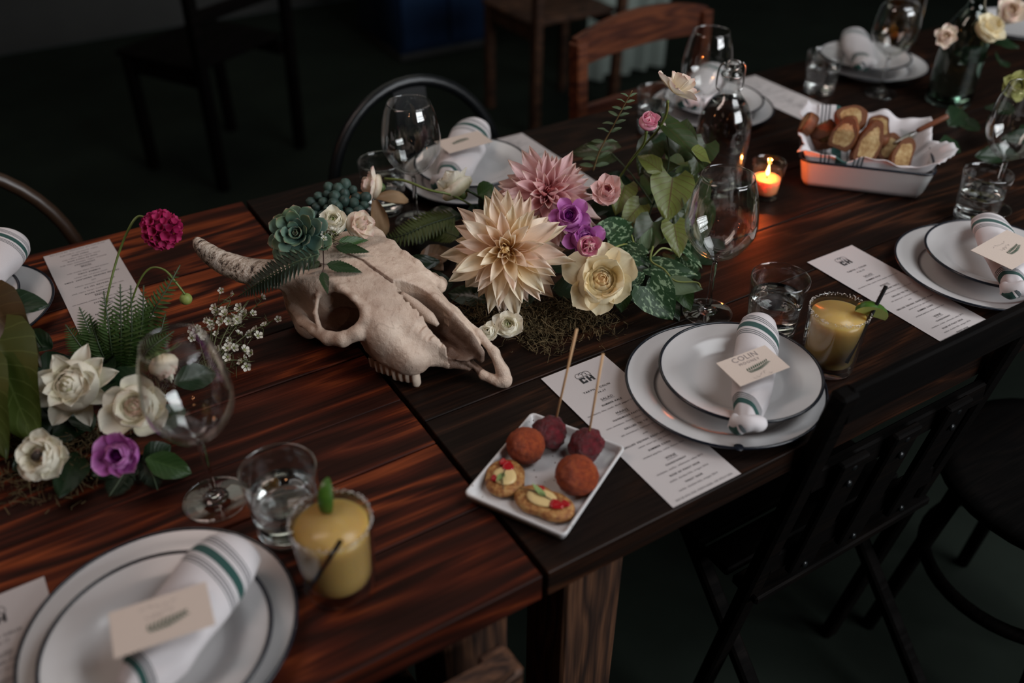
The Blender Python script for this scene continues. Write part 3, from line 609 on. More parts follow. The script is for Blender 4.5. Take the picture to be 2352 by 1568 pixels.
for i in range(3):                                               # three overlapping arches over a base line
    a = np.linspace(PI, 0, 16); xc = -.0056 + i * .0056; r = .0053
    P = [(xc - r, y0)] + [(xc + r * math.cos(t), y0 + .0035 + r * math.sin(t)) for t in a] + [(xc + r, y0)]
    if i: P = [p for p in P if p[0] > xc - r * .97 or p[1] > y0 + .0045]
    V, F = ribbon2(P, .0006); V[:, 2] = .0005; lg.add(V, F)
V, F = ribbon2([(-.0112, y0), (.0112, y0)], .0006); V[:, 2] = .0005; lg.add(V, F)
def block(*rects): 
    for x0, x1, a0, a1 in rects: lg.add([(x0, y0 + a0, .0005), (x1, y0 + a0, .0005), (x1, y0 + a1, .0005), (x0, y0 + a1, .0005)], [(0, 1, 2, 3)])
block((-.0098, -.0068, -.0098, -.0032), (-.0098, -.0012, -.0128, -.0098), (-.0098, -.0012, -.0042, -.0015), (-.0036, -.0012, -.0098, -.0084), (-.0036, -.0012, -.0060, -.0042), (.0014, .0044, -.0128, -.0015), (.0074, .0104, -.0128, -.0015), (.0044, .0074, -.0086, -.0060))
LOGO = lg.mesh('logo', INK, False)
n = 14; V = []
for i in range(n):
    t = i / (n - 1)
    for x in (-MW / 2, 0, MW / 2): V.append((x, ML / 2 - t * ML, .0))
PAPERM = mesh('paper', V, grid(n, 3), PAPER); 
def menu(label, pos, rz, group='printed menus'):
    o = thing('menu_card', label, 'menu', M=Matrix.Translation(pos) @ Matrix.Rotation(rz, 4, 'Z'), group=group); ob('paper', PAPERM, o); ob('lettering', LETTER, o); ob('logo', LOGO, o); return o
def poly_sprig(w, n):
    b = MB()
    V, F = ribbon2([(-w / 2, -w * .05), (-w * .2, -w * .06), (w * .1, -.02 * w), (w / 2, w * .10)], .0005); b.add(V, F)
    for i in range(n):
        t = i / (n - 1); p = np.array([-w / 2 + w * t * .95, -w * .05 + w * .15 * t * t]); L = w * (.22 - .10 * abs(t - .4))
        for s in (-1, 1):
            a = .25 + s * (1.0 - .25 * t); q = p + L * np.array([math.cos(a), math.sin(a)]); m = (p + q) / 2; nn = np.array([-(q - p)[1], (q - p)[0]]) * .16
            b.add([(*p, 0), (*(m + nn), 0), (*q, 0), (*(m - nn), 0)], [(0, 3, 2, 1)])
    return b
SPRIG = poly_sprig(.034, 11).mesh('printed_sprig', INK_GREEN, False)
def name_card(label, p, x, z, lines, w=.089, h=.051):
    o = thing('name_card', label, 'card', M=frame(z, x, p)); ob('card_stock', mesh('card_stock', *rbox(-w / 2, w / 2, -h / 2, h / 2, -.0004, .0002, .0001), CARD, False), o)
    if lines:
        b = MB()
        for s_, y_, sz, sp in lines:
            if s_ is None:                                       # faint pencil strokes, not readable in the photograph
                g = random.Random(int(sz * 1000))
                for i in range(5): x0 = -sz / 2 + sz * i / 5; P = smoothp([(x0, y_ + g.uniform(-.002, .002)), (x0 + sz * .05, y_ + g.uniform(-.004, .004)), (x0 + sz * .13, y_ + g.uniform(-.003, .003))], 4); V, F = ribbon2(P, .0004); V[:, 2] = .0005; b.add(V, F)
                continue
            V, F = text_geo(s_, sz, 0, sp); b.add(V + np.array([0, y_, .0005]), F)
        ob('lettering', b.mesh('lettering', INK_GREY, False), o)
    ob('printed_sprig', SPRIG, o, (0.004, -.0055, .0006)); return o
# ---------------------------------------------------------------- place settings
ZT = T + .0002; G1, G2, GN = 'enamel dinner plates', 'enamel bowls on the plates', 'rolled striped napkins'
ZB = T + .0115                                                   # bowls stand in the well of the plates
plate(0, 'dinner plate with chipped dark rim under the bowl that carries the COLIN card', .3645, .1294, ZT, G1, .6)
plate(1, 'shallow bowl with dark rim under the COLIN card, beside the margarita', .381, .122, ZB, G2)
plate(0, 'dinner plate at the right picture edge beyond the second printed menu', .9054, .1367, ZT, G1)
plate(1, 'shallow bowl at the right edge holding a napkin with a curled green stripe', .925, .132, ZB, G2)
plate(0, 'nearest dinner plate, blurred, beside the water glass and the margarita with a lime slice', -.361, .1272, ZT, G1)
plate(1, 'nearest shallow bowl, blurred, holding a wide napkin and a blank looking card', -.366, .104, ZB, G2)
x, y, _ = (0.3769,0.8253,0.7720); plate(0, 'dinner plate behind the pink dahlia, in front of the black hoop chair', .385, .838, ZT, G1); plate(1, 'shallow bowl behind the pink dahlia with a peach card on its napkin', .39, .845, ZB, G2)
plate(0, 'dinner plate at the left picture edge next to a menu with text upside down', -.470, .835, ZT, G1); plate(1, 'shallow bowl at the left picture edge with a blue striped cloth on it', -.487, .835, ZB, G2)
plate(0, 'dinner plate behind the glass bottle, below the reddish chair', .985, .850, ZT, G1); plate(1, 'shallow bowl behind the glass bottle with a knotted white napkin', .985, .848, ZB, G2)
plate(0, 'dinner plate far back beyond the bread tin', 1.49, .855, ZT, G1); plate(1, 'shallow bowl far back beyond the bread tin, under a wine glass', 1.475, .865, ZB, G2)
plate(0, 'dinner plate in the far right top corner behind the carafe', 2.06, .86, ZT, G1)
nk = napkin
nk('rolled napkin with green band and dark stripes under the COLIN card', (0.4645,0.1785,0.8150), (0.3083,0.0341,0.8000), .053, GN, True, .004)
nk('rolled napkin with curled green stripe under the card at the right edge', (0.9818,0.1974,0.8100), (0.8465,0.0444,0.8000), .058, GN, True, .004)
nk('wide rolled napkin with teal band under the card on the nearest bowl', (-0.2648,0.1617,0.8150), (-0.4013,0.0523,0.8000), .072, GN, False, .006)
nk('rolled napkin with a peach card on top, on the bowl before the hoop chair', (0.4656,0.9589,0.8100), (0.3039,0.7716,0.8050), .075, GN, True)
nk('blue shadowed rolled napkin on the bowl cut by the left edge', (-0.3768,0.9364,0.8200), (-0.4445,0.8301,0.8100), .085, GN, False)
nk('rolled napkin on the bowl behind the bottle, its round end up', (1.0697,0.9442,0.8100), (0.9107,0.8323,0.8050), .075, GN, True)
nk('rolled napkin on the far bowl beyond the bread tin, its pink end up', (1.5494,0.9725,0.8050), (1.3900,0.7975,0.8050), .065, GN, True)
def card_at(label, c4, z, lines, up=(0, 0, 1)):
    P = [Vector(c) for c in c4]; c = sum(P, Vector()) / 4; x = (P[1] - P[0]) + (P[2] - P[3]); y = (P[0] - P[3]) + (P[1] - P[2]); return name_card(label, c, x, x.cross(y), lines, x.length / 2, y.length / 2)
card_at('small peach card lettered COLIN MOONEY over a green printed sprig', [(0.3241,0.1156,0.8330), (0.3998,0.1057,0.8360), (0.3996,0.0625,0.8320), (0.3213,0.0638,0.8320)], 0, [('COLIN', .0125, .0120, 1.1), ('MOONEY', .0052, .0062, 1.3), (None, -.0185, .03, 0)])
card_at('card with green printed sprig on the napkin at the right picture edge', [(0.8367,0.1221,0.8340), (0.9353,0.1296,0.8360), (0.9276,0.0662,0.8340), (0.8293,0.0571,0.8330)], 0, [(None, .0150, .034, 0), (None, .0065, .026, 1)])
card_at('out of focus card with green printed sprig on the nearest bowl', [(-0.3981,0.1160,0.8420), (-0.3135,0.1036,0.8420), (-0.3157,0.0559,0.8390), (-0.4005,0.0654,0.8390)], 0, [(None, .0150, .034, 0), (None, .0065, .026, 1)])
card_at('peach card seen from behind on the napkin before the hoop chair', [(0.4229,0.8150,0.8380), (0.3285,0.8143,0.8380), (0.3301,0.8665,0.8400), (0.4179,0.8695,0.8400)], 0, None)
menu('printed menu with CH logo, half under the plate with the COLIN card', (.226, .1400, T + .0008), .0)
menu('printed menu with CH logo running past the margarita glass', (.753, .1660, T + .0008), .0)
menu('printed menu lying cut off at the bottom left corner beside the nearest plate', (-.497, .135, T + .0008), .02)
menu('printed menu facing away, at the left behind the fern fronds', (-.283, .826, T + .0008), PI + .03)
menu('printed menu facing away, its blank corner behind the pink dahlia', (.530, .835, T + .0008), PI)
menu('printed menu facing away to the right of the plate behind the bottle', (1.175, .83, T + .0008), PI)
menu('printed menu cut off by the right picture edge below the wine glass', (1.30, .14, T + .0008), 0)
# ---------------------------------------------------------------- glasses
GLASSR = glassmat('pressed glass', (.97, .98, .98))
def rimbead(o, r, z, t): ob('rim_bead', mesh('rim_bead', *tube([(r * math.cos(a), r * math.sin(a), z) for a in np.linspace(0, 2 * PI, 73)], t, 8, False, up=(0, 0, 1)), GLASS), o)
def split_lathe(parts, root, mt, seg=56):
    for nm, prof in parts: ob(nm, mesh(nm, *lathe(prof, seg), mt), root)
def wine_glass(label, x, y, h=.222, rb=.0480, group='wine glasses'):
    o = thing('wine_glass', label, 'glass', (x, y, ZT), group); s = h / .222
    zs, zb = .004, .092 * s
    outer = smoothp([(.0040, zb - .004), (.0090, zb + .002), (rb * .60, zb + .016), (rb * .93, zb + .040), (rb, zb + .056), (rb * .985, zb + .075), (rb * .88, zb + .105), (rb * .72, h - .0003)], 5)
    inner = smoothp([(rb * .712, h - .0003), (rb * .868, zb + .105), (rb * .970, zb + .075), (rb * .983, zb + .057), (rb * .912, zb + .042), (rb * .57, zb + .0195), (.0080, zb + .0065), (.0001, zb + .006)], 5)
    stem = smoothp([(.0150, .0045), (.0070, .0085), (.0042, .018), (.0036, .045), (.0036, zb - .02), (.0040, zb - .004)], 4)
    foot = [(.0001, .0002), (.034, .0003), (.0362, .0008), (.0366, .0016), (.0355, .0022), (.025, .0032), (.0150, .0045)]
    split_lathe([('foot', foot), ('bowl', np.vstack([outer, inner]))], o, GLASS); sp_ = np.vstack([[(.0001, .0046)], stem, [(.0001, zb - .003)]]); ob('stem', mesh('stem', *lathe(sp_, 32), GLASSR), o); rimbead(o, .0362, .0013, .0008); rimbead(o, rb * .716, h - .0003, .0007); return o
wine_glass('wine glass standing behind the plate with the COLIN card, before the bottle', .469, .279, .222, .0495)
wine_glass('large out of focus wine glass before the white roses on the reddish table', -.262, .287, .222, .0460)
wine_glass('wine glass before the black hoop chair with napkin and plate seen through it', .228, .750, .214)
wine_glass('wine glass cut by the right picture edge beyond the bread tin', *(1.1136,0.2652,0.7600)[:2])
wine_glass('wine glass with an orange streak, before the reddish wooden chair', .862, .752, .222)
wine_glass('wine glass standing before the far plate beyond the bread tin', 1.385, .735, .20)
wine_glass('wine glass in the far right top corner among pale petals', 1.99, .70, .21)
def tumbler(label, x, y, h, rt, rbm, fill, group='water glasses'):
    o = thing('water_tumbler', label, 'glass', (x, y, ZT), group); rr = lambda z: rbm + (rt - rbm) * z / h
    prof = [(.0001, .0003), (rbm - .003, .0003), (rbm, .003)] + [(rr(z), z) for z in np.linspace(.01, h - .001, 8)] + [(rt - .0008, h), (rt - .0018, h - .001)] + [(rr(z) - .0022, z) for z in np.linspace(h - .01, .016, 8)] + [(rbm * .85, .0118), (.0001, .0110)]
    ob('tumbler', mesh('tumbler', *lathe(prof, 56), GLASS), o); q = ob('glass_base', mesh('glass_base', *lathe([(.0001, .0008), (rbm - .004, .0008), (rbm - .0008, .0034), (rr(.0105) - .0008, .0092), (rbm * .84, .0103), (.0001, .0103)], 56), GLASSR), o); rimbead(o, rt - .0011, h, .0010)
    w = [(.0001, .0108), (rbm * .86, .0115)] + [(rr(z) - .0019, z) for z in np.linspace(.016, fill, 6)] + [(rr(fill) - .0045, fill - .0008), (.0001, fill - .0010)]
    ob('water', mesh('water', *lathe(w, 56), WATER), o); return o
tumbler('water glass between the wine glass and the margarita, behind the COLIN setting', .514, .196, .092, .0405, .0345, .060)
tumbler('water glass before the nearest wine glass, touching the margarita with the lime slice', -.206, .200, .092, .0405, .0345, .058)
tumbler('water glass half hidden behind the ranunculus on its bent stem', *(0.2021,0.8207,0.7600)[:2], .092, .0405, .0345, .055)
tumbler('water glass behind the pale cream flower, beside the far middle plate', *(0.8197,0.8411,0.7600)[:2], .088, .040, .034, .055)
tumbler('water glass left of the far plate beyond the bread tin', *(1.2770,0.8169,0.7600)[:2], .088, .040, .034, .060)
tumbler('water glass hidden behind the napkin on the right hand bowl', 1.055, .255, .088, .040, .034, .055)
tumbler('water glass cut by the right picture edge beside the right hand bowl', 1.065, .085, .088, .040, .034, .055)
k = N('cloudy lime margarita'); k.p(Base_Color=(0.47, 0.31, 0.105), Roughness=.25, Subsurface_Weight=.9, Subsurface_Radius=(.05, .035, .012), Subsurface_Scale=.8, Specular_IOR_Level=.3); k.bump(k.noise(120, 3, vec=k.obj()), .25, .001); MARG = k.m
SALT = plain('salt crystals', (.72, .66, .62), .5)
k = N('lime rind'); k.p(Base_Color=k.mix(k.noise(160, 3, vec=k.obj()), (.022, .065, .007), (.06, .13, .014)), Roughness=.35); RIND = k.m
k = N('lime flesh'); k.p(Base_Color=k.mix(k.noise(90, 3, vec=k.obj()), (.26, .32, .07), (.45, .46, .16)), Roughness=.3); FLESH = k.m
def margarita(label, x, y, h=.095, r=.0395, grp='margaritas'):
    o = thing('margarita_glass', label, 'cocktail', (x, y, ZT), grp); rb_ = r * .90; rr = lambda z: rb_ + (r - rb_) * z / h
    prof = [(.0001, .0003), (rb_ - .003, .0003), (rb_, .003)] + [(rr(z), z) for z in np.linspace(.01, h - .001, 8)] + [(r - .0009, h), (r - .002, h - .001)] + [(rr(z) - .0024, z) for z in np.linspace(h - .01, .017, 8)] + [(rb_ * .85, .0128), (.0001, .0120)]
    ob('tumbler', mesh('tumbler', *lathe(prof, 56), GLASS), o); fl = h - .010
    w = [(.0001, .0122), (rb_ * .82, .0125)] + [(rr(z) - .0042, z) for z in np.linspace(.017, fl, 6)] + [(.0001, fl + .0005)]
    ob('drink', mesh('drink', *lathe(w, 56), MARG), o)
    b = MB(); g = random.Random(4)
    for i in range(260):
        a = g.uniform(0, 2 * PI); q = np.array([(r - .0009 + g.uniform(-.0012, .0012)) * math.cos(a), (r - .0009 + g.uniform(-.0012, .0012)) * math.sin(a), h + g.uniform(-.0045, .0008)]); s = g.uniform(.0004, .0009)
        b.add(np.array([(1, 0, 0), (-1, 0, 0), (0, 1, 0), (0, -1, 0), (0, 0, 1), (0, 0, -1)]) * s + q, [(0, 2, 4), (2, 1, 4), (1, 3, 4), (3, 0, 4), (2, 0, 5), (1, 2, 5), (3, 1, 5), (0, 3, 5)])
    stuff(ob('salt_rim', b.mesh('salt_rim', SALT, False), o)); return o
margarita('margarita with salted rim between the COLIN setting and the second menu', .522, .098, .094)
margarita('out of focus margarita beside the nearest plate and water glass', -.187, .104, .095, .0412)
def straw(label, a, b):
    o = thing('drinking_straw', label, 'straw', a, 'black straws'); d = np.array(b) - np.array(a); n = d / np.linalg.norm(d); V1, F1 = tube([np.zeros(3), d], .0026, 12, False); V2, F2 = tube([np.zeros(3), d], .0021, 12, False)
    ob('straw_tube', MB().add(V1, F1).add(V2, [q[::-1] for q in F2]).mesh('straw_tube', BLACKPLASTIC), o); return o
straw('black straw leaning out of the margarita by the second menu', (.5160, .0645, .789), (.567, .0722, .888))
straw('black straw poking from the nearest margarita', (-.2215, .0905, .789), (-.1925, .0622, .8665))
def lime(label, M, ang=1.15, sc=1.0):
    """a wedge: rind outside, flesh inside"""
    o = thing('lime_wedge', label, 'lime', M=M); R = .024 * sc; nu, nv = 16, 7; V = []
    for i in range(nu):
        t = i / (nu - 1) * PI; x = -math.cos(t) * R * 1.18; r = math.sin(t) ** .8 * R
        for j in range(nv): a = -ang / 2 + ang * j / (nv - 1); V.append((x, r * math.sin(a), r * math.cos(a)))
    ob('rind', mesh('rind', V, grid(nu, nv), RIND), o); b = MB()
    for s in (0, nv - 1):
        W = []
        for i in range(nu): p = np.array(V[i * nv + s]); W += [p * .995, np.array([p[0] * .9, 0, 0.0])]
        b.add(W, [(2 * i, 2 * i + 1, 2 * i + 3, 2 * i + 2) for i in range(nu - 1)])
    ob('flesh', b.mesh('flesh', FLESH), o); return o
lime('lime wedge perched on the rim of the margarita by the second menu', frame((.35, .05, .80), (.80, -.55, -.45), (.552, .073, ZT + .086)), 1.3, .80)
lime('lime slice standing on the rim of the nearest margarita', frame((-.42, -.66, .35), (0.1, 0.1, 1), (-.176, .134, ZT + .096)), 1.0, .68)
# ---------------------------------------------------------------- swing top bottles
def bottle(label, x, y, h, rz, tint, wtint):
    o = thing('swing_top_bottle', label, 'bottle', M=Matrix.Translation((x, y, ZT)) @ Matrix.Rotation(rz, 4, 'Z')); R = .0475
    hs = h / .262
    outer = smoothp([(R * .9, .0006), (R, .006), (R, .06), (R, .125 * hs), (R * .93, .158 * hs), (R * .70, .186 * hs), (.0195, .205 * hs), (.0158, .222 * hs), (.0152, .236 * hs), (.0178, .239 * hs), (.0178, .247 * hs), (.0150, .250 * hs), (.0150, h - .001)], 4)
    inn = [(max(r - .0026, .0001), z) for r, z in outer[::-1]]; inn = [p for p in inn if p[1] > .008]
    prof = np.vstack([[(.0001, .0006)], outer, inn, [(R * .8, .0065), (.0001, .006)]])
    ob('bottle_body', mesh('bottle_body', *lathe(prof, 56), tint), o)
    w = [(.0001, .0058)] + [(max(r - .0023, .0001), z) for r, z in outer if .006 < z < .196 * hs] + [(.0001, .1955 * hs)]
    ob('water', mesh('water', *lathe(w, 56), wtint), o)
    st = ob('stopper', mesh('stopper', *lathe(smoothp([(.0001, h - .008), (.0095, h - .007), (.0115, h), (.0120, h + .004), (.0090, h + .007), (.0001, h + .008)], 4), 24), glassmat('stopper glass', (.9, .88, .86), 1.45, .15)), o)
    for s in (-1, 1):
        P = smoothp([(s * .0150, 0, h + .004), (s * .0215, .004, h - .004), (s * .0230, .008, h - .022), (s * .0225, .006, h - .040), (s * .0165, .002, h - .046)], 6); ob('wire_bail', mesh('wire_bail', *tube(P, .0017, 8), STEEL), o)
    P = [(.0178 * math.cos(a), .0178 * math.sin(a), .243 * hs) for a in np.linspace(0, 2 * PI, 33)]; ob('wire_collar', mesh('wire_collar', *tube(P, .0012, 8, False), STEEL), o)
    return o
bottle('clear swing top water bottle standing beside the lit candle', .756, .580, .228, -.55, GLASS, WATER)
GREENGLASS = glassmat('greenish glass', (.60, .74, .66)); bottle('darker swing top bottle beyond the bread tin at the right', 1.475, .625, .262, .2, GREENGLASS, WATER)
# ---------------------------------------------------------------- votive candle
vx, vy = .806, .508; vo = thing('votive_candle', 'lit votive candle in a small clear glass beside the bottle', 'candle', (vx, vy, ZT))
prof = [(.0001, .0004), (.0235, .0004), (.0250, .002)] + [(.0250 + .0055 * z / .068, z) for z in np.linspace(.008, .067, 6)] + [(.0298, .068), (.0288, .067)] + [(.0232 + .0052 * z / .068, z) for z in np.linspace(.060, .012, 6)] + [(.019, .0085), (.0001, .008)]
ob('votive_glass', mesh('votive_glass', *lathe(prof, 48), thinglass('votive glass', (1, .90, .82))), vo)
k = N('glowing wax'); k.p(Base_Color=(.80, .42, .26), Roughness=.5, Subsurface_Weight=1.0, Subsurface_Radius=(.03, .012, .006), Subsurface_Scale=.8)
wx = ob('wax', mesh('wax', *lathe([(.0001, .0086), (.0205, .009), (.0226, .013), (.0246, .036), (.0235, .0372), (.012, .0358), (.0001, .0355)], 40), k.m), vo)
ob('wick', mesh('wick', *tube([(0, 0, .035), (.0004, 0, .039), (.0012, 0, .0425)], .0007, 6), BLACKPLASTIC), vo)
fl = N('candle flame'); em = fl.n('ShaderNodeEmission', Color=(1, .42, .10), Strength=26.0); fl.t.links.new(em.outputs[0], fl.out.inputs[0])
ob('flame', mesh('flame', *lathe(smoothp([(.0001, .0405), (.0026, .0430), (.0034, .0470), (.0024, .0530), (.0008, .0600), (.0001, .0625)], 4), 16), fl.m), vo)
bulb('candle_light', (vx, vy, ZT + .053), 1.7, (1, .16, .03), .004)

# ---------------------------------------------------------------- snack tray
k = N('speckled white glaze'); sp = k.n('ShaderNodeTexVoronoi', Scale=95.0); k.set(sp.inputs['Vector'], k.obj()); k.p(Base_Color=k.mix(k.math('LESS_THAN', sp.outputs['Distance'], .10), (.54, .525, .525), (.12, .08, .06)), Roughness=.22); GLAZE = k.m
TRAY = Matrix.Translation((.078, .117, T + .0004)) @ Matrix.Rotation(math.radians(-61.2), 4, 'Z')
def rrect(hx, hy, r, n=6):
    P = []
    for cx, cy, a0 in ((hx - r, hy - r, 0), (-hx + r, hy - r, PI / 2), (-hx + r, -hy + r, PI), (hx - r, -hy + r, 3 * PI / 2)):
        for i in range(n): a = a0 + PI / 2 * i / (n - 1); P.append((cx + r * math.cos(a), cy + r * math.sin(a)))
    return np.array(P)
def pan(hx, hy, prof, r):
    """rounded rectangular dish: prof = (inset, z, corner radius factor) from the middle of the floor, up the inside, over the rim, down the outside"""
    rings = []
    for ins, z in prof: q = rrect(hx - ins, hy - ins, max(r - ins * .5, .002)); rings.append(np.column_stack([q, np.full(len(q), z)]))
    n = len(rings[0]); V = np.concatenate(rings); F = [(a * n + i, a * n + (i + 1) % n, (a + 1) * n + (i + 1) % n, (a + 1) * n + i) for a in range(len(rings) - 1) for i in range(n)]
    F = [f[::-1] for f in F]; F += [tuple(range(n)), tuple((len(rings) - 1) * n + i for i in range(n))[::-1]]; return V, F
tr = thing('snack_tray', 'small speckled white rectangular dish of canapes beside the first printed menu', 'dish', M=TRAY)
V, F = pan(.0645, .081, [(.016, .0045), (.009, .0050), (.0062, .0075), (.0042, .0140), (.0030, .0158), (.0012, .0160), (.0002, .0148), (.0004, .0120), (.004, .0030), (.008, .0004)], .007); ob('dish', mesh('dish', V, F, GLAZE), tr)
def lump(name, r, mt, seed, amp, squash=.92, sub=4, fine=.25):
    bm = bmesh.new(); bmesh.ops.create_icosphere(bm, subdivisions=sub, radius=1); V = np.array([v.co[:] for v in bm.verts]); F = [[v.index for v in f.verts] for f in bm.faces]; bm.free()
    n = vnoise(V, 2.2, seed) * amp + vnoise(V, 7, seed + 1) * amp * fine * 2 + vnoise(V, 19, seed + 2) * amp * fine
    V = V * (1 + n)[:, None] * r; V[:, 2] *= squash; V[:, 2] = np.maximum(V[:, 2], -r * squash * .86); return mesh(name, V, F, mt)
k = N('fried crumb crust'); k.p(Base_Color=k.ramp(k.noise(190, 5, .7, k.obj()), [(.30, (.15, .018, .004)), (.5, (.36, .052, .009)), (.72, (.50, .11, .02))]), Roughness=.55); k.bump(k.noise(480, 4, .75, k.obj()), 1.0, .004); CRUMB = k.m
k = N('dark beet'); k.p(Base_Color=k.ramp(k.noise(130, 5, .6, k.obj()), [(.32, (.03, .002, .004)), (.6, (.15, .008, .016)), (.8, (.30, .03, .045))]), Roughness=.28); k.bump(k.noise(300, 4, .7, k.obj()), 1.0, .005); BEET = k.m
def snack(name, label, cat, m, p, group): o = thing(name, label, cat, tuple(p), group); ob('ball', m, o); return o
snack('arancini', 'orange fried rice ball nearest the upper left corner of the snack dish', 'food', lump('ball', .0228, CRUMB, 3, .06, .92, 5, .35), (0.0733,0.1563,0.7840), 'fried balls')
snack('arancini', 'larger orange fried rice ball at the right edge of the snack dish', 'food', lump('ball', .0245, CRUMB, 8, .06, .92, 5, .35), (0.0960,0.0829,0.7860), 'fried balls')
for lab, px, sd, sk in (('dark red beet ball pierced by the taller skewer', (0.1101,0.1596,0.7840), 5, ((0.1195,0.1635,0.7900), (0.1557,0.1777,0.9100))), ('dark red beet ball pierced by the skewer over the menu print', (0.1354,0.1202,0.7830), 12, ((0.1378,0.1205,0.7900), (0.1632,0.1359,0.8980)))):
    o = thing('beet_ball', lab, 'food', px, 'beet balls'); ob('ball', lump('ball', .0208, BEET, sd, .15, .92, 4, .45), o)
    a, b = np.array(sk[0]), np.array(sk[1]); s_ = thing('wooden_skewer', 'thin wooden skewer standing in ' + ('the rear beet ball' if sd == 5 else 'the beet ball over the menu print'), 'skewer', tuple(a), 'skewers'); ob('stick', mesh('stick', *tube([np.zeros(3), b - a], [.0013, .0017], 10), plain('bamboo', (.46, .27, .13), .5, .2, 60)), s_)
k = N('toasted round'); k.p(Base_Color=k.ramp(k.noise(170, 5, .7, k.obj()), [(.34, (.13, .030, .006)), (.48, (.33, .13, .030)), (.66, (.50, .31, .11))]), Roughness=.6); k.bump(k.noise(260, 4, .7, k.obj()), .8, .002); TOAST = k.m
CHEESE = plain('pale cheese', (.60, .44, .20), .4, .15, 60); SAUCE = N('red pepper jam').p(Base_Color=(.32, .010, .014), Roughness=.12, Subsurface_Weight=.3, Subsurface_Radius=(.01, .002, .002)).m; HERB = plain('small herb leaf', (.17, .24, .08), .45, .3, 80)
def slab(P, h, mt, name, seed, amp=.0012):
    n = len(P); P = np.asarray(P, float); c = P.mean(0); R_ = []
    for k_, z in ((.86, 0), (1.0, h * .3), (1.0, h * .72), (.90, h), (.6, h * 1.04), (.25, h * 1.0)): R_.append(np.column_stack([c + (P - c) * k_, np.full(n, z)]))
    V = np.concatenate(R_); V[:, 2] += vnoise(V, 150, seed) * amp * (V[:, 2] > 0); V[:, :2] += (vnoise(V, 120, seed + 3) * amp)[:, None]
    F = [(a * n + i, a * n + (i + 1) % n, (a + 1) * n + (i + 1) % n, (a + 1) * n + i) for a in range(5) for i in range(n)] + [tuple(range(n))[::-1], tuple(5 * n + i for i in range(n))]; return mesh(name, V, F, mt)
def leafm(name, L, W, mt, n=7, cup=.25, curl=.2):
    V = []; 
    for i in range(n):
        t = i / (n - 1); w = W / 2 * (math.sin(PI * min(1, t ** .75)) + .04)
        for s in (-1, -.5, 0, .5, 1): V.append((s * w, t * L, cup * w * (abs(s)) + curl * L * t * t))
    return mesh(name, V, grid(n, 5), mt, True, {'pt': np.repeat(np.linspace(0, 1, n), 5)})
def ell2(rx, ry, n=28, k=.0, m=2): a = np.arange(n) * 2 * PI / n; return np.column_stack([rx * np.cos(a) * (1 + k * np.cos(m * a)), ry * np.sin(a) * (1 + k * np.sin(m * a + 1))])
def crostini(label, p, rz, rx, ry, seed, waist):
    o = thing('crostini', label, 'food', M=Matrix.Translation(p) @ Matrix.Rotation(rz, 4, 'Z'), group='topped toasts'); P = ell2(rx, ry, 32)
    P[:, 1] *= 1 - waist * np.exp(-((P[:, 0] / rx) / .25) ** 2); ob('toast', slab(P, .011, TOAST, 'toast', seed), o)
    q = ob('cheese_slice', slab(ell2(rx * .46, ry * .62, 18, .10), .004, CHEESE, 'cheese_slice', seed + 1, .0005), o, (-rx * .12, 0, .0105)); q['label'] = 'pale slice of cheese'
    for i, (x, y, r) in enumerate(((rx * .40, -ry * .1, .0085), (rx * .62, ry * .15, .0055), (-rx * .30, ry * .5, .0045))): ob('pepper_jam', slab(ell2(r, r * .8, 14, .12, 3), .0035, SAUCE, 'pepper_jam', seed + i, .0006), o, (x, y, .0118))
    ob('herb_leaf', leafm('herb_leaf', .022, .008, HERB), o, frame((.1, .1, 1), (0.3, 1, 0), (0, ry * .05, .0150))); ob('herb_stem', mesh('herb_stem', *tube(smoothp([(-rx * .9, 0, .014), (-rx * .3, ry * .1, .0165), (rx * .2, 0, .015)], 5), .0006, 6), plain('dark herb stem', (.05, .03, .015), .5)), o); return o
crostini('small toast with herb leaf at the left end of the snack dish', (0.0308,0.1332,0.7662), .95, .0285, .0240, 21, .08)
crostini('toast with cheese and red pepper jam nearest the front corner of the dish', (0.0485,0.0758,0.7662), -1.05, .0365, .0225, 33, .20)
# ---------------------------------------------------------------- bread tin
TB = Matrix.Translation((1.030, .486, T + .0004)) @ Matrix.Rotation(math.radians(-47), 4, 'Z'); HX, HY = .1165, .104
bt = thing('bread_tin', 'white enamel baking tin with dark rim, lined with cloth and filled with bread', 'tin', M=TB)
V, F = pan(HX, HY, [(.026, .0030), (.017, .0042), (.0125, .012), (.0045, .050), (.0028, .0548), (.0005, .0552), (.0000, .0540), (.0022, .050), (.0105, .012), (.0160, .0016), (.024, .0004)], .020); ob('tin_body', mesh('tin_body', V, F, ENAMEL), bt)
q = rrect(HX - .001, HY - .001, .02, 8); ob('rim_band', mesh('rim_band', *tube(np.column_stack([np.vstack([q, q[:1]]), np.full(len(q) + 1, .0548)]), .0024, 8, False, up=(0, 0, 1)), NAVY), bt)['label'] = 'blue black rim'
nu, nv = 64, 56; V = []; A = []
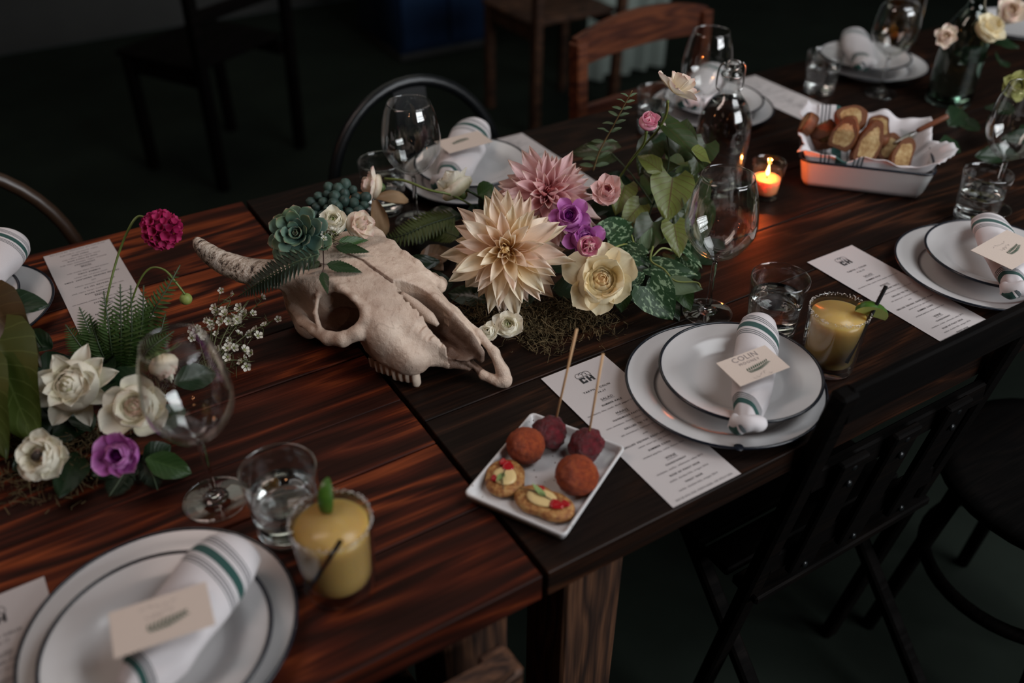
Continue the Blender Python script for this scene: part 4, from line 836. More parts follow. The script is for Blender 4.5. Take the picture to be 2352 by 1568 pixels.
for i in range(nu):
    s = i / (nu - 1) * 2 - 1
    for j in range(nv):
        t = j / (nv - 1) * 2 - 1; e = max(abs(s), abs(t)); x = s * (HX - .010) * (1.0 + .10 * e ** 4); y = t * (HY - .010) * (1.0 + .08 * max(t, 0) ** 4)
        wall = np.interp(e, [0, .62, .80, .93, 1.0], [.008, .010, .030, .062, .068]); up = wall
        if t < -.6: up = min(up, .062 + .006 * math.sin(s * 7 + 1) * (e > .8)) + (.004 if e > .93 else 0)                       # folded low along the front rim
        up += (e > .82) * (.012 * max(t, 0) ** 2 + .020 * max(0, -s) ** 6 * max(t, 0) ** 2 + .006 * math.sin(9 * math.atan2(t, s) + 2) * (t > -.7)) * (e - .82) / .18
        up += .0028 * math.sin(17 * s + 9 * t) * (1 - abs(e - .7)) + .0018 * math.sin(31 * t - 13 * s)
        if s > .72 and t < .25 and t > -.95: k_ = (s - .72) / .28; x += .036 * k_ * (1 - abs(t + .3) / .75); up += .012 * k_ * (1 - abs(t + .35) / .7)
        if s < -.8: x += .006 * math.sin(t * 8)
        V.append((x, y, up)); A.append(.06 + .30 * (s + 1))
cl = thing('lining_cloth', 'white cloth with teal stripes lining the bread tin', 'cloth', M=TB); m = mesh('cloth', V, grid(nu, nv), LINEN, True, {'pt': A}); ob('cloth', m, cl)
cl.children[0].modifiers.new('thickness', 'SOLIDIFY').thickness = .0012
k = N('toasted bread crust'); k.p(Base_Color=k.ramp(k.noise(45, 5, .6, k.obj()), [(.3, (.07, .016, .004)), (.6, (.20, .058, .014)), (.8, (.32, .13, .04))]), Roughness=.6); k.bump(k.noise(160, 4, .6, k.obj()), .5, .002); CRUST = k.m
k = N('grilled bread crumb'); k.p(Base_Color=k.mix(k.ramp(k.math('ADD', k.attr('pt'), k.math('MULTIPLY', k.noise(70, 3, .6, k.obj()), .5)), [(.98, (0, 0, 0)), (1.25, (1, 1, 1))]), k.ramp(k.noise(60, 5, .65, k.obj()), [(.28, (.15, .055, .014)), (.45, (.34, .20, .075)), (.7, (.54, .40, .20))]), (.13, .040, .010)), Roughness=.75); k.bump(k.noise(180, 4, .75, k.obj()), .9, .003); CRUMBM = k.m
def bread(label, p, axis, up, w, h, th, seed):
    o = thing('bread_slice', label, 'bread', M=frame(axis, Vector(up).cross(Vector(axis)), p), group='grilled baguette slices'); n = 36; a = np.arange(n) * 2 * PI / n; g = np.random.default_rng(seed)
    P = np.column_stack([w / 2 * np.cos(a), h / 2 * np.sin(a)]); P[:, 1] = np.where(P[:, 1] < 0, np.maximum(P[:, 1], -h * .34), P[:, 1]); P *= (1 + .05 * np.sin(3 * a + seed) + .02 * np.sin(7 * a + 2 * seed))[:, None]
    R_ = [np.column_stack([P * k_, np.full(n, z)]) for k_, z in ((.94, -th / 2), (1.0, -th * .34), (1.03, 0), (1.0, th * .34), (.94, th / 2))]; V = np.concatenate(R_); V += (vnoise(V, 90, seed) * .0012)[:, None]
    ob('crust', mesh('crust', V, [(r * n + i, r * n + (i + 1) % n, (r + 1) * n + (i + 1) % n, (r + 1) * n + i) for r in range(4) for i in range(n)], CRUST), o)
    b = MB()
    for z, fl in ((-th / 2, True), (th / 2, False)):
        R2 = [np.column_stack([P * k_, np.full(n, z)]) for k_ in (.94, .75, .5, .25)] + [np.array([[0, 0, z]])]; W = np.concatenate(R2); W[:-1 - 0, 2] += vnoise(W[:-1], 220, seed + 5) * .0011 * (np.arange(len(W) - 1) >= n)
        Q = [(r * n + i, r * n + (i + 1) % n, (r + 1) * n + (i + 1) % n, (r + 1) * n + i) for r in range(3) for i in range(n)] + [(3 * n + i, 3 * n + (i + 1) % n, 4 * n) for i in range(n)]; b.add(W, [q[::-1] for q in Q] if fl else Q, None, np.r_[np.repeat([1.0, .8, .53, .27], n), 0])
    ob('crumb', b.mesh('crumb', CRUMBM), o); return o
CV = Vector((-.42, -.68, .59))
bread('topmost bread slice of the heap, leaning back against the cloth', (1.0037,0.5139,0.8600), (-.45, -.45, .75), (.75, -.5, .2), .050, .066, .022, 1)
bread('bread slice standing in the middle of the heap, left of the widest one', (0.9826,0.5012,0.8380), (-.75, -.50, .25), (.25, -.2, 1), .046, .074, .021, 2)
bread('widest bread slice standing upright at the middle of the tin', (1.0098,0.4667,0.8260), (-.50, -.72, .30), (.45, .05, 1), .046, .092, .021, 3)
bread('dark crusted bread slice lying behind the widest one', (1.0575,0.4830,0.8380), (-.1, -.15, 1), (-.6, .6, .0), .080, .046, .022, 4)
bread('bread slice showing its crust at the left of the heap', (0.9954,0.5647,0.8220), (-.2, .6, .75), (-.6, .3, .3), .070, .044, .024, 5)
bread('pale bread slice lying low at the left above the front rim', (1.0052,0.5536,0.8080), (-.25, -.45, .85), (.2, .8, .4), .064, .046, .022, 6)
bread('small bread slice between the widest one and the front one', (1.0575,0.4544,0.8100), (-.45, -.65, .55), (.5, .1, .7), .044, .066, .020, 7)
bread('bread slice lying flat at the front right corner of the tin', (1.0434,0.4120,0.8120), (-.30, -.50, .78), (-.5, .6, .2), .084, .044, .022, 8)
bread('bread crust end peeping out beside the left rim of the tin', (0.9729,0.5787,0.8350), (-.5, .5, .4), (-.4, 0, .9), .048, .040, .020, 9)
rm = thing('butter_ramekin', 'small glass cup of whipped butter in the bread tin', 'cup', (1.1723,0.4968,0.7800)); 
ob('cup', mesh('cup', *lathe(smoothp([(.0001, 0), (.024, .0), (.027, .006), (.031, .034), (.0322, .037), (.0305, .036), (.026, .008), (.0001, .004)], 3), 40), thinglass('ramekin glass', (.93, .95, .94))), rm)
V, F = lathe([(.0001, .0045), (.0255, .0085), (.029, .026), (.022, .032), (.012, .036), (.0001, .037)], 32); V += (vnoise(V, 120, 4) * .0014)[:, None] * (V[:, 2:3] > .02); ob('butter', mesh('butter', V, F, plain('whipped butter', (.66, .56, .40), .45, .1, 60)), rm)
kn = thing('spreader_knife', 'small knife with brown wooden handle resting in the butter', 'knife', (1.0680,0.4475,0.8300)); a = np.array((1.1336,0.4047,0.8780)) - np.array((1.0680,0.4475,0.8300))
ob('handle', mesh('handle', *tube([a * .38, a * .45, a * .7, a * .97, a], [.0035, .0048, .0050, .0052, .0040], 12), plain('oiled brown wood', (.14, .045, .020), .4, .3, 40)), kn); ob('blade', mesh('blade', *tube([a * -.12, a * -.05, a * .2, a * .40], [.002, .006, .006, .003], 10, flat=.16), STEEL), kn)

# ---------------------------------------------------------------- petals and leaves
def petalmat(name, base, tip, var=None, edge=None, trans=.34, rough=.55, vsc=40):
    """pt runs from 0 at the base of the petal to 1 at its tip; var = colour some petals lean to"""
    k = N(name); at = k.attr('pt'); col = k.mix(k.ramp(at, [(.12, (0, 0, 0)), (.75, (1, 1, 1))]), base, tip)
    if var: col = k.mix(k.math('MULTIPLY', k.rnd(), .85), col, var)
    if edge: col = k.mix(k.ramp(at, [(.80, (0, 0, 0)), (1.0, (1, 1, 1))]), col, edge)
    vn = k.n('ShaderNodeMapping', Vector=k.obj()); vn.inputs['Scale'].default_value = (vsc * 10, vsc, vsc); col = k.mix(.16, col, k.ramp(k.noise(1, 3, .6, vn.outputs[0]), [(.3, (.55, .5, .5)), (.7, (1, 1, 1))]), 'MULTIPLY')
    k.p(Base_Color=col, Roughness=rough, Specular_IOR_Level=.3)
    tl = k.n('ShaderNodeBsdfTranslucent', Color=col); mx = k.n('ShaderNodeMixShader', Fac=trans); k.t.links.new(k.b.outputs[0], mx.inputs[1]); k.t.links.new(tl.outputs[0], mx.inputs[2]); k.t.links.new(mx.outputs[0], k.out.inputs[0]); return k.m
PROF = {'dahlia': ([0, .2, .45, .65, .85, 1], [.34, .62, 1, .95, .50, .0]), 'rose': ([0, .15, .3, .5, .7, .82, .90, .96, 1], [.30, .52, .76, .96, 1.0, .93, .78, .55, .22]), 'point': ([0, .25, .5, .75, .9, 1], [.4, .85, 1, .75, .40, .0]), 'round': ([0, .2, .5, .75, .92, 1], [.18, .55, .95, 1, .72, .25])}
def petal(L, W, mt, kind='rose', cup=.5, curl=.2, n=9, m=7, wave=0.0, roll=0.0, name='petal'):
    tt, ww = PROF[kind]; V = []; A = []
    for i in range(n):
        t = i / (n - 1); w = np.interp(t, tt, ww) * W / 2
        for j in range(m):
            s = j / (m - 1) * 2 - 1; lift = cup * w * s * s + curl * L * t * t + wave * L * math.sin(s * 5 + t * 4) * t + roll * W * abs(s) ** 3 * (1 - t)
            V.append((s * w * (1 - .25 * cup * s * s), L * t, lift)); A.append(t)
    return mesh(name, V, grid(n, m), mt, True, {'pt': A})
def wrap(R, H, arc, mt, close=.7, n=10, m=15, ruffle=.03):
    """cupped petal that wraps round the flower axis"""
    V = []; A = []
    for i in range(n):
        t = i / (n - 1); r = R * np.interp(t, [0, .3, .65, 1], [.45, .92, 1.0, close])
        for j in range(m):
            s = j / (m - 1) * 2 - 1; a = s * arc / 2 * np.interp(t, [0, .4, .85, 1], [.6, 1, .95, .75]); z = H * t * (1 - .22 * s * s * t) + ruffle * H * math.sin(6 * s + 3) * t
            V.append((r * math.sin(a), r * math.cos(a), z)); A.append(t)
    return mesh('petal', V, grid(n, m), mt, True, {'pt': A})
def fmat(p, nrm, spin=0.0): return frame(nrm, RIGHT, p) @ Matrix.Rotation(spin, 4, 'Z')
def flower(name, label, cat, p, nrm, rings, group=None, spin=0.0, seed=0, extra=None):
    """rings of (count, petal meshes, radius, height, elevation in degrees, scale, jitter)"""
    o = thing(name, label, cat, M=fmat(p, nrm, spin), group=group); g = random.Random(seed)
    for ri, (n, ms, r0, z0, el, sc, jit) in enumerate(rings):
        ms = ms if isinstance(ms, list) else [ms]
        for i in range(n):
            ph = 2 * PI * (i + .5 * (ri % 2) + g.uniform(-.22, .22)) / n; s = sc * (1 + g.uniform(-1, 1) * jit * .5)
            M = Matrix.Rotation(ph, 4, 'Z') @ Matrix.Translation((0, r0, z0)) @ Matrix.Rotation(math.radians(el + g.uniform(-1, 1) * jit * 45), 4, 'X') @ Matrix.Rotation(g.uniform(-1, 1) * jit * .6, 4, 'Y') @ Matrix.Scale(s, 4)
            ob('petal', g.choice(ms), o, M)
    if extra:
        for nm, m in extra: ob(nm, m, o)
    return o
def stem(o, pts, r, mt, nm='stem'):
    P = smoothp(pts, 8)
    o_ = ob(nm, mesh(nm, *tube(P, np.linspace(r, r * .75, len(P)), 8), mt), o); o_.matrix_parent_inverse = o.matrix_basis.inverted(); return o_
STEMG = plain('fresh flower stem', (.115, .155, .035), .45, .25, 60); STEMD = plain('dark green stem', (.03, .05, .02), .5, .3, 60); SEPAL = plain('green sepal', (.07, .11, .03), .5, .3, 80)
CAMV = Vector((-.42, -.68, .59)); UPV = Vector((0, 0, 1))
# ---------------------------------------------------------------- dahlias
def dahlia(label, p, nrm, R, mt, mc, seed, spin=0):
    A = [petal(1, w, mt, 'dahlia', .55, c, 11, 7, .05, .12) for w, c in ((.36, .08), (.42, -.05), (.38, .02), (.33, .14))]; B = [petal(1, w, mt, 'dahlia', .9, c, 9, 7, .015, .2) for w, c in ((.42, .22), (.36, .14))]; D = [petal(1, .42, mc, 'dahlia', 1.1, .5, 7, 5), petal(1, .5, mc, 'dahlia', .9, -.5, 7, 5, .05)]
    return flower('dahlia', label, 'flower', p, nrm, [(15, A, .010, -.010, -24, R * .98, .32), (15, A, .010, -.004, -9, R * .95, .32), (14, A, .010, .001, 6, R * .88, .32), (13, A, .009, .005, 21, R * .80, .35), (12, B, .008, .008, 36, R * .66, .28), (10, B, .006, .010, 52, R * .50, .3), (9, D, .005, .011, 62, R * .32, .4), (8, D, .002, .012, 76, R * .24, .4)],
                  None, spin, seed, [('disc', mesh('disc', *lathe([(0, .020), (.008, .018), (.014, .010), (.010, -.012), (.0001, -.02)], 20), mc))])
PEACH = petalmat('peach cream dahlia petal', (.95, .72, .34), (.97, .89, .69), (.96, .76, .66), vsc=4); PEACHC = petalmat('golden dahlia heart', (.74, .36, .09), (.94, .74, .42), None, vsc=4)
BLUSH = petalmat('dusty pink dahlia petal', (.60, .22, .27), (.88, .65, .62), (.84, .54, .56), (.92, .74, .64), vsc=4); BLUSHC = petalmat('rose pink dahlia heart', (.48, .09, .15), (.80, .38, .38), None, vsc=4)
dahlia('large peach and cream dahlia in full bloom, nearest the centre of the picture', (0.2188,0.4356,0.8650), CAMV + Vector((-.03, .0, -.02)), .081, PEACH, PEACHC, 5, .2)
dahlia('dusty pink dahlia just behind the larger peach one', (0.3354,0.5093,0.8850), CAMV + Vector((.02, .10, .28)), .074, BLUSH, BLUSHC, 9, .5)
# ---------------------------------------------------------------- roses, ranunculus, lisianthus
def rosy(name, label, p, nrm, R, mt, mc=None, seed=0, layers=6, outer=6, oel=25, group=None, spin=0, kind='rose', H=.9, green=False, ow=.85):
    """outer open petals, then wraps closing towards the heart"""
    mc = mc or mt; o = flower(name, label, 'flower', p, nrm, [(outer, [petal(R * .98, R * ow, mt, kind, .45, -.12, 12, 11, .03), petal(R * .94, R * ow * 1.1, mt, kind, .35, .05, 12, 11, .04)], R * .12, -R * .28, oel, 1.0, .22), (outer - 1, [petal(R * .85, R * ow, mt, kind, .6, .25, 12, 11, .03)], R * .14, -R * .22, oel + 24, 1.0, .2)], group, spin, seed)
    g = random.Random(seed + 50)
    layers += 2
    for li in range(layers):
        f_ = 1 - li / layers; r = R * (.07 + .60 * f_ ** 1.15); n = 4 if li < layers - 2 else 3; w_ = wrap(r, R * H * (.58 + .36 * (1 - f_)), 2.2, mt if li < layers * .45 else mc, .42 + .30 * f_, ruffle=.03)
        for i in range(n): ob('petal', w_, o, Matrix.Rotation(2 * PI * i / n + li * .8 + g.uniform(-.2, .2), 4, 'Z') @ Matrix.Translation((0, 0, -R * .32)) @ Matrix.Rotation(g.uniform(-.08, .08), 4, 'X'))
    hc = mesh('heart', *lathe([(0, R * .36), (R * .10, R * .34), (R * .22, R * .24), (R * .30, R * .06), (R * .2, -R * .2)], 16), mc) if not green else mesh('heart', *lathe([(0, R * .38), (R * .07, R * .36), (R * .11, R * .27), (R * .12, -R * .2)], 14), plain('green button heart', (.16, .22, .05), .6, .3, 300))
    ob('heart', hc, o); ob('calyx', mesh('calyx', *lathe([(.0001, -R * .55), (R * .14, -R * .5), (R * .26, -R * .34), (R * .2, -R * .22)], 16), SEPAL), o); return o
CREAM = petalmat('cream garden rose petal', (.88, .68, .36), (.92, .83, .60), None); CREAMC = petalmat('apricot rose heart', (.86, .56, .28), (.92, .76, .48), None)
WHITE = petalmat('white petal', (.78, .76, .50), (.90, .86, .74), None); WHITEG = petalmat('white petal greenish', (.62, .68, .32), (.88, .88, .70), None); WPINK = petalmat('white petal with blush edge', (.82, .72, .52), (.90, .80, .68), None, (.80, .55, .48))
PURPLE = petalmat('violet lisianthus petal', (.30, .05, .28), (.52, .15, .47), None, (.70, .32, .64)); PURPLEC = petalmat('deep violet heart', (.14, .010, .15), (.28, .04, .30), None)
PINK = petalmat('pale pink petal', (.82, .46, .42), (.90, .58, .58), (.86, .64, .58)); PINKC = petalmat('rose pink heart', (.66, .16, .28), (.86, .46, .50), None); MAG = petalmat('raspberry veined petal', (.40, .02, .16), (.72, .26, .38), None, (.90, .66, .60)); HOT = petalmat('bright pink petal', (.62, .16, .30), (.84, .38, .50), None, (.90, .55, .60))
rosy('garden_rose', 'cream garden rose with an apricot heart below the purple blooms', (0.3184,0.3453,0.8300), CAMV + Vector((.02, .02, .10)), .052, CREAM, CREAMC, 3, 7, 6, 22, ow=1.0)
rosy('lisianthus', 'violet lisianthus between the pink dahlia and the pink ranunculus', (0.3232,0.4342,0.8900), CAMV + Vector((-.05, .0, .2)), .028, PURPLE, PURPLEC, 5, 5, 6, 30, spin=.4)
rosy('lisianthus', 'open violet lisianthus behind the raspberry veined bud', (0.3306,0.4057,0.8650), CAMV + Vector((.15, -.1, .1)), .029, PURPLE, PURPLEC, 8, 5, 6, 18, spin=.9)
rosy('ranunculus', 'small round ranunculus bud with raspberry heart before the violet bloom', (0.2988,0.3546,0.8880), CAMV + Vector((.08, -.12, -.05)), .0225, MAG, MAG, 11, 6, 5, 62)
rosy('ranunculus', 'pale pink ranunculus right of the pink dahlia', (0.3998,0.4505,0.9000), CAMV + Vector((-.02, -.05, .3)), .0300, PINK, PINKC, 13, 6, 6, 45, spin=.2)
o = rosy('ranunculus', 'small bright pink ranunculus bud on a tall stem before the far water glass', (0.4767,0.4601,0.9900), CAMV + Vector((.25, .1, .6)), .0215, HOT, PINK, 17, 5, 5, 60)
stem(o, [(0.4711,0.4557,0.9800), (0.4827,0.4734,0.9500), (0.4909,0.5065,0.9100), (0.4832,0.5321,0.8600)], .0022, STEMG)
o = flower('cosmos', 'open cream flower seen from the side at the top of a tall green stem', 'flower', (0.5265,0.4668,1.0220), Vector((.42, -.10, .62)), [(5, [petal(.036, .036, WPINK, 'round', .35, .12, 8, 9, .03), petal(.034, .038, WPINK, 'round', .25, .05, 8, 9, .05)], .002, 0, 16, 1, .25), (4, [petal(.030, .030, WPINK, 'round', .4, .25, 8, 7, .04)], .002, .002, 46, 1, .25)], None, .3, 2)
stem(o, [(0.5061,0.4555,1.0180), (0.5189,0.4706,0.9900), (0.5201,0.4858,0.9600), (0.5213,0.5255,0.9100), (0.5085,0.5587,0.8500)], .0022, STEMG)
o = rosy('ranunculus', 'pink edged white ranunculus nodding on a long bent stem before the water glass', (0.1438,0.7141,0.8650), Vector((-.80, .30, .25)), .0300, WPINK, WPINK, 19, 4, 7, 38, spin=.2)
stem(o, [(0.1686,0.7314,0.8650), (0.1868,0.6945,0.8720), (0.2063,0.6501,0.8700), (0.2365,0.6354,0.8600), (0.2749,0.6394,0.8300)], .0022, STEMG)
o = rosy('lisianthus', 'cream lisianthus seen from behind, its green sepals facing the camera', (0.2564,0.6531,0.8600), Vector((-.25, .45, .50)), .043, WHITE, WHITE, 23, 4, 6, 52, spin=.5, kind='point')
stem(o, [(0.2632,0.6454,0.8600), (0.2698,0.6318,0.8580), (0.2850,0.6310,0.8450), (0.3102,0.6400,0.8200)], .0026, STEMD)
for i in range(5): ob('sepal', petal(.020, .010, SEPAL, 'point', .4, .25, 6, 5, name='sepal'), o, Matrix.Rotation(i * 1.256, 4, 'Z') @ Matrix.Translation((0, .004, -.019)) @ Matrix.Rotation(.9, 4, 'X'))
DRY = petalmat('dried beige petal', (.30, .17, .085), (.52, .34, .19), None)
flower('dried_flower', 'withered beige petals hanging below the nodding white ranunculus', 'flower', (0.1393,0.7152,0.8450), Vector((-.1, -.3, .9)), [(3, [petal(.052, .030, DRY, 'rose', .5, -.1, 8, 7, .08)], .004, 0, -40, 1, .6)], None, 3.2, 6)
rosy('ranunculus', 'white ranunculus with green heart at the muzzle tip, the larger of the pair', (0.1781,0.3693,0.7900), CAMV + Vector((.1, 0, .4)), .0255, WHITE, WHITEG, 29, 7, 6, 35, None, green=True)
rosy('ranunculus', 'smaller white ranunculus with green heart tucked beside the muzzle bone', (0.1518,0.3749,0.7860), CAMV + Vector((-.15, 0, .4)), .0190, WHITE, WHITEG, 31, 6, 5, 50, green=True)
rosy('ranunculus', 'white ranunculus on the skull between succulent and the second bloom', (0.0156,0.5637,0.9100), CAMV + Vector((.16, .05, .2)), .0285, WHITE, WHITEG, 37, 7, 5, 52, green=True)
rosy('ranunculus', 'blush white ranunculus on the skull tilted away to the right', (0.0468,0.5541,0.9000), Vector((.34, -.62, .42)), .0285, WPINK, WHITEG, 41, 6, 6, 55)
# left arrangement
rosy('garden_rose', 'large white rose with pointed petals in the blurred left arrangement', (-0.3616,0.4823,0.8350), CAMV + Vector((0, 0, .25)), .047, WHITE, WHITE, 43, 6, 9, 12, kind='point', ow=.62)
rosy('lisianthus', 'open white lisianthus with the violet rose right below it', (-0.3066,0.4016,0.8350), CAMV + Vector((.2, 0, .1)), .040, WHITE, WPINK, 47, 4, 5, 25, ow=1.0)
o = rosy('garden_rose', 'half closed white rosebud above the open white lisianthus', (-0.2623,0.4361,0.8600), Vector((.10, -.45, -.55)), .026, WPINK, WHITE, 53, 4, 5, 72, H=1.5)
for i in range(5): ob('sepal', petal(.030, .008, SEPAL, 'point', .4, -.5, 6, 5, name='sepal'), o, Matrix.Rotation(i * 1.256, 4, 'Z') @ Matrix.Translation((0, .004, -.014)) @ Matrix.Rotation(.5, 4, 'X'))
rosy('lisianthus', 'violet rose shaped bloom left of the nearest wine glass foot', (-0.3401,0.3461,0.8200), CAMV + Vector((.05, 0, .3)), .0315, PURPLE, PURPLEC, 59, 6, 6, 40)
o = rosy('ranunculus', 'white flower with a dark open heart at the lower left', (-0.4139,0.3968,0.8150), CAMV + Vector((-.15, 0, .3)), .0325, WHITE, WPINK, 61, 3, 8, 22)
ob('dark_heart', mesh('dark_heart', *lathe([(0, .016), (.004, .015), (.006, .011), (.006, 0)], 14), plain('dark stamens', (.03, .02, .015), .7)), o)
k = petalmat('magenta scabiosa floret', (.16, .002, .035), (.40, .012, .10), (.55, .04, .16))
fl5 = MB(); pv = petal(.010, .008, k, 'round', .4, .3, 5, 5); Vp = np.array([v.co[:] for v in pv.vertices]); Fp = [list(q.vertices) for q in pv.polygons]
for i in range(5): fl5.add(Vp, Fp, Matrix.Rotation(i * 1.2566, 4, 'Z') @ Matrix.Rotation(.7, 4, 'X'), np.repeat(np.linspace(0, 1, 5), 5))
FLORET = fl5.mesh('floret', k)
o = thing('scabiosa', 'magenta scabiosa head on a tall bent stem over the menu', 'flower', M=fmat((-0.1983,0.6261,0.9300), CAMV + Vector((.4, .3, 0)))); g = random.Random(3)
for i in range(46):
    z = 1 - 1.5 * (i + .5) / 46; a = i * 2.39996; d_ = Vector((math.sqrt(1 - z * z) * math.cos(a), math.sqrt(1 - z * z) * math.sin(a), z)); ob('floret', FLORET, o, frame(d_, None, d_ * .0165) @ Matrix.Scale(g.uniform(.8, 1.25), 4))
ob('core', mesh('core', *lathe([(0, .016), (.012, .012), (.016, 0), (.010, -.014), (0, -.018)], 16), k), o)
stem(o, [(-0.2043,0.6588,0.9300), (-0.2170,0.6664,0.9360), (-0.2333,0.6607,0.9250), (-0.2571,0.6583,0.8900), (-0.2874,0.6415,0.8400), (-0.3013,0.6492,0.7900)], .0018, STEMG)
o = thing('scabiosa_bud', 'round green bud hanging from a curved stem right of the fern', 'bud', M=fmat((-0.1930,0.6061,0.8300), UPV)); bm_ = lathe(smoothp([(0, -.008), (.006, -.006), (.0085, 0), (.006, .006), (0, .0085)], 4), 20); ob('bud', mesh('bud', *bm_, plain('lime green bud', (.20, .24, .055), .6, .3, 400)), o)
stem(o, [(-0.1929,0.6045,0.8380), (-0.1993,0.6109,0.8550), (-0.2076,0.6268,0.8700), (-0.2230,0.6415,0.8700), (-0.2421,0.6463,0.8500), (-0.2696,0.6499,0.8000)], .0016, STEMG)
# far right corner
FARP = petalmat('pale lime petal', (.30, .30, .06), (.50, .50, .20), None)
rosy('ranunculus', 'pale lime coloured flower at the right edge above the wine glass', (1.3063,0.3964,0.9000), CAMV, .034, FARP, FARP, 67, 5, 6, 35)
rosy('garden_rose', 'pale blush bloom beside the neck of the darker bottle', (1.3531,0.5944,0.9300), CAMV + Vector((-.5, 0, 0)), .026, WPINK, WPINK, 71, 4, 6, 40)
rosy('garden_rose', 'cream bloom right of the neck of the darker bottle', (1.4337,0.5599,0.9400), CAMV + Vector((.5, 0, .3)), .040, CREAM, CREAM, 73, 4, 6, 40)
rosy('garden_rose', 'blush pink bloom in the far right top corner', (1.5490,0.5938,0.9500), CAMV, .040, WPINK, WPINK, 79, 4, 6, 40)
# ---------------------------------------------------------------- succulents
k = N('blue green succulent leaf'); at = k.attr('pt'); col = k.mix(k.ramp(at, [(.0, (0, 0, 0)), (.9, (1, 1, 1))]), (.060, .135, .115), (.115, .160, .065)); col = k.mix(k.math('MULTIPLY', k.rnd(), .6), col, (.085, .165, .15)); col = k.mix(k.ramp(at, [(.86, (0, 0, 0)), (1, (1, 1, 1))]), col, (.38, .22, .17)); k.p(Base_Color=col, Roughness=.6); k.bump(k.noise(300, 3, vec=k.obj()), .1, .001); SUCC = k.m
def fleshy(L, W, Th, tip=.0, mt=SUCC):
    n, m = 10, 12; V = []; A = []
    for i in range(n):
        t = i / (n - 1); w = W / 2 * np.interp(t, [0, .2, .5, .75, .9, .97, 1], [.42, .62, .92, 1, .66, .26, .02]); h = Th / 2 * np.interp(t, [0, .5, .85, 1], [.8, 1, .7, .05])
        for j in range(m):
            a = 2 * PI * j / m; s = math.cos(a); V.append((w * s, L * t, h * math.sin(a) + .30 * w * s * s + .22 * L * t * t)); A.append(max(t ** 3, abs(s) ** 7 * t) )
    F = [(i * m + j, i * m + (j + 1) % m, (i + 1) * m + (j + 1) % m, (i + 1) * m + j) for i in range(n - 1) for j in range(m)] + [tuple(range(m))[::-1], tuple((n - 1) * m + j for j in range(m))]
    return mesh('leaf', V, [f[::-1] for f in F], mt, True, {'pt': A})
def rosette(label, p, nrm, R, seed):
    o = thing('succulent', label, 'plant', M=fmat(p, nrm)); g = random.Random(seed); A = fleshy(1, .60, .10); B = fleshy(1, .70, .12)
    for n, r0, el, sc, z in ((9, .10, -4, .98, -.12), (8, .10, 12, .92, -.05), (8, .09, 28, .80, .01), (7, .07, 44, .62, .06), (6, .05, 58, .46, .11), (5, .04, 70, .34, .15), (3, .02, 80, .27, .18)):
        for i in range(n): ob('leaf', A if sc > .6 else B, o, Matrix.Rotation(2 * PI * i / n + z * 9 + g.uniform(-.12, .12), 4, 'Z') @ Matrix.Translation((0, r0 * R, z * R)) @ Matrix.Rotation(math.radians(el + g.uniform(-6, 6)), 4, 'X') @ Matrix.Scale(R * sc * g.uniform(.92, 1.06), 4))
    ob('stem', mesh('stem', *tube([(0, 0, -R * .35), (0, 0, R * .15)], R * .13, 12), STEMD), o); return o
rosette('blue green rosette succulent with pink leaf edges at the base of the horn', (-0.0389,0.5505,0.9100), CAMV + Vector((-.08, .05, .12)), .041, 3)
k2 = N('dark jelly leaf'); k2.p(Base_Color=k2.mix(k2.rnd(), (.012, .032, .026), (.030, .062, .048)), Roughness=.6); bead = mesh('leaf', *lathe(smoothp([(.0001, -.010), (.0055, -.006), (.0075, 0), (.0055, .007), (.0001, .0105)], 4), 14), k2.m)
o = thing('sedum', 'dark green sedum of rounded leaves behind the white ranunculus on the skull', 'plant', M=fmat((0.0744,0.6934,0.8550), CAMV)); g = random.Random(8)
for i in range(34):
    a = i * 2.39996; r = .0062 * math.sqrt(i); d_ = Vector((math.cos(a) * r * 1.3, math.sin(a) * r, .020 - r * .5)); ob('leaf', bead, o, frame(Vector((d_.x, d_.y, .03)), None, d_) @ Matrix.Scale(g.uniform(.9, 1.3), 4))
ob('stem', mesh('stem', *tube([(0, 0, -.05), (0, 0, .01)], .006, 10), STEMD), o)

# ---------------------------------------------------------------- leaves
def leafmat(name, dark, light, vein=None, blotch=None, rough=.4, veins=7.0):
    k = N(name); s = k.attr('ls'); t = k.attr('pt'); col = k.mix(k.noise(3.5, 4, .6, k.obj()), dark, light); col = k.mix(k.math('MULTIPLY', k.rnd(), .45), col, dark)
    ab = k.math('ABSOLUTE', s)
    if blotch:
        mp = k.n('ShaderNodeMapping', Vector=k.obj()); mp.inputs['Rotation'].default_value = (0, 0, .5); mp.inputs['Scale'].default_value = (15, 7, 7); b = k.noise(1, 2.5, .55, mp.outputs[0]); col = k.mix(k.ramp(b, [(.52, (0, 0, 0)), (.60, (.85, .85, .85))]), col, blotch)
    v = k.math('ABSOLUTE', k.math('SUBTRACT', k.math('FRACT', k.math('MULTIPLY', k.math('ADD', t, k.math('MULTIPLY', ab, -.35)), veins)), .5))
    vm = k.math('MAXIMUM', k.math('LESS_THAN', v, .045), k.math('LESS_THAN', ab, .035))
    if vein: col = k.mix(k.math('MULTIPLY', vm, .75), col, vein)
    k.p(Base_Color=col, Roughness=rough, Specular_IOR_Level=.4); k.bump(k.math('ADD', k.math('MULTIPLY', vm, -.6), k.math('MULTIPLY', v, .8)), .3, .001)
    tl = k.n('ShaderNodeBsdfTranslucent', Color=col); mx = k.n('ShaderNodeMixShader', Fac=.18); k.t.links.new(k.b.outputs[0], mx.inputs[1]); k.t.links.new(tl.outputs[0], mx.inputs[2]); k.t.links.new(mx.outputs[0], k.out.inputs[0]); return k.m
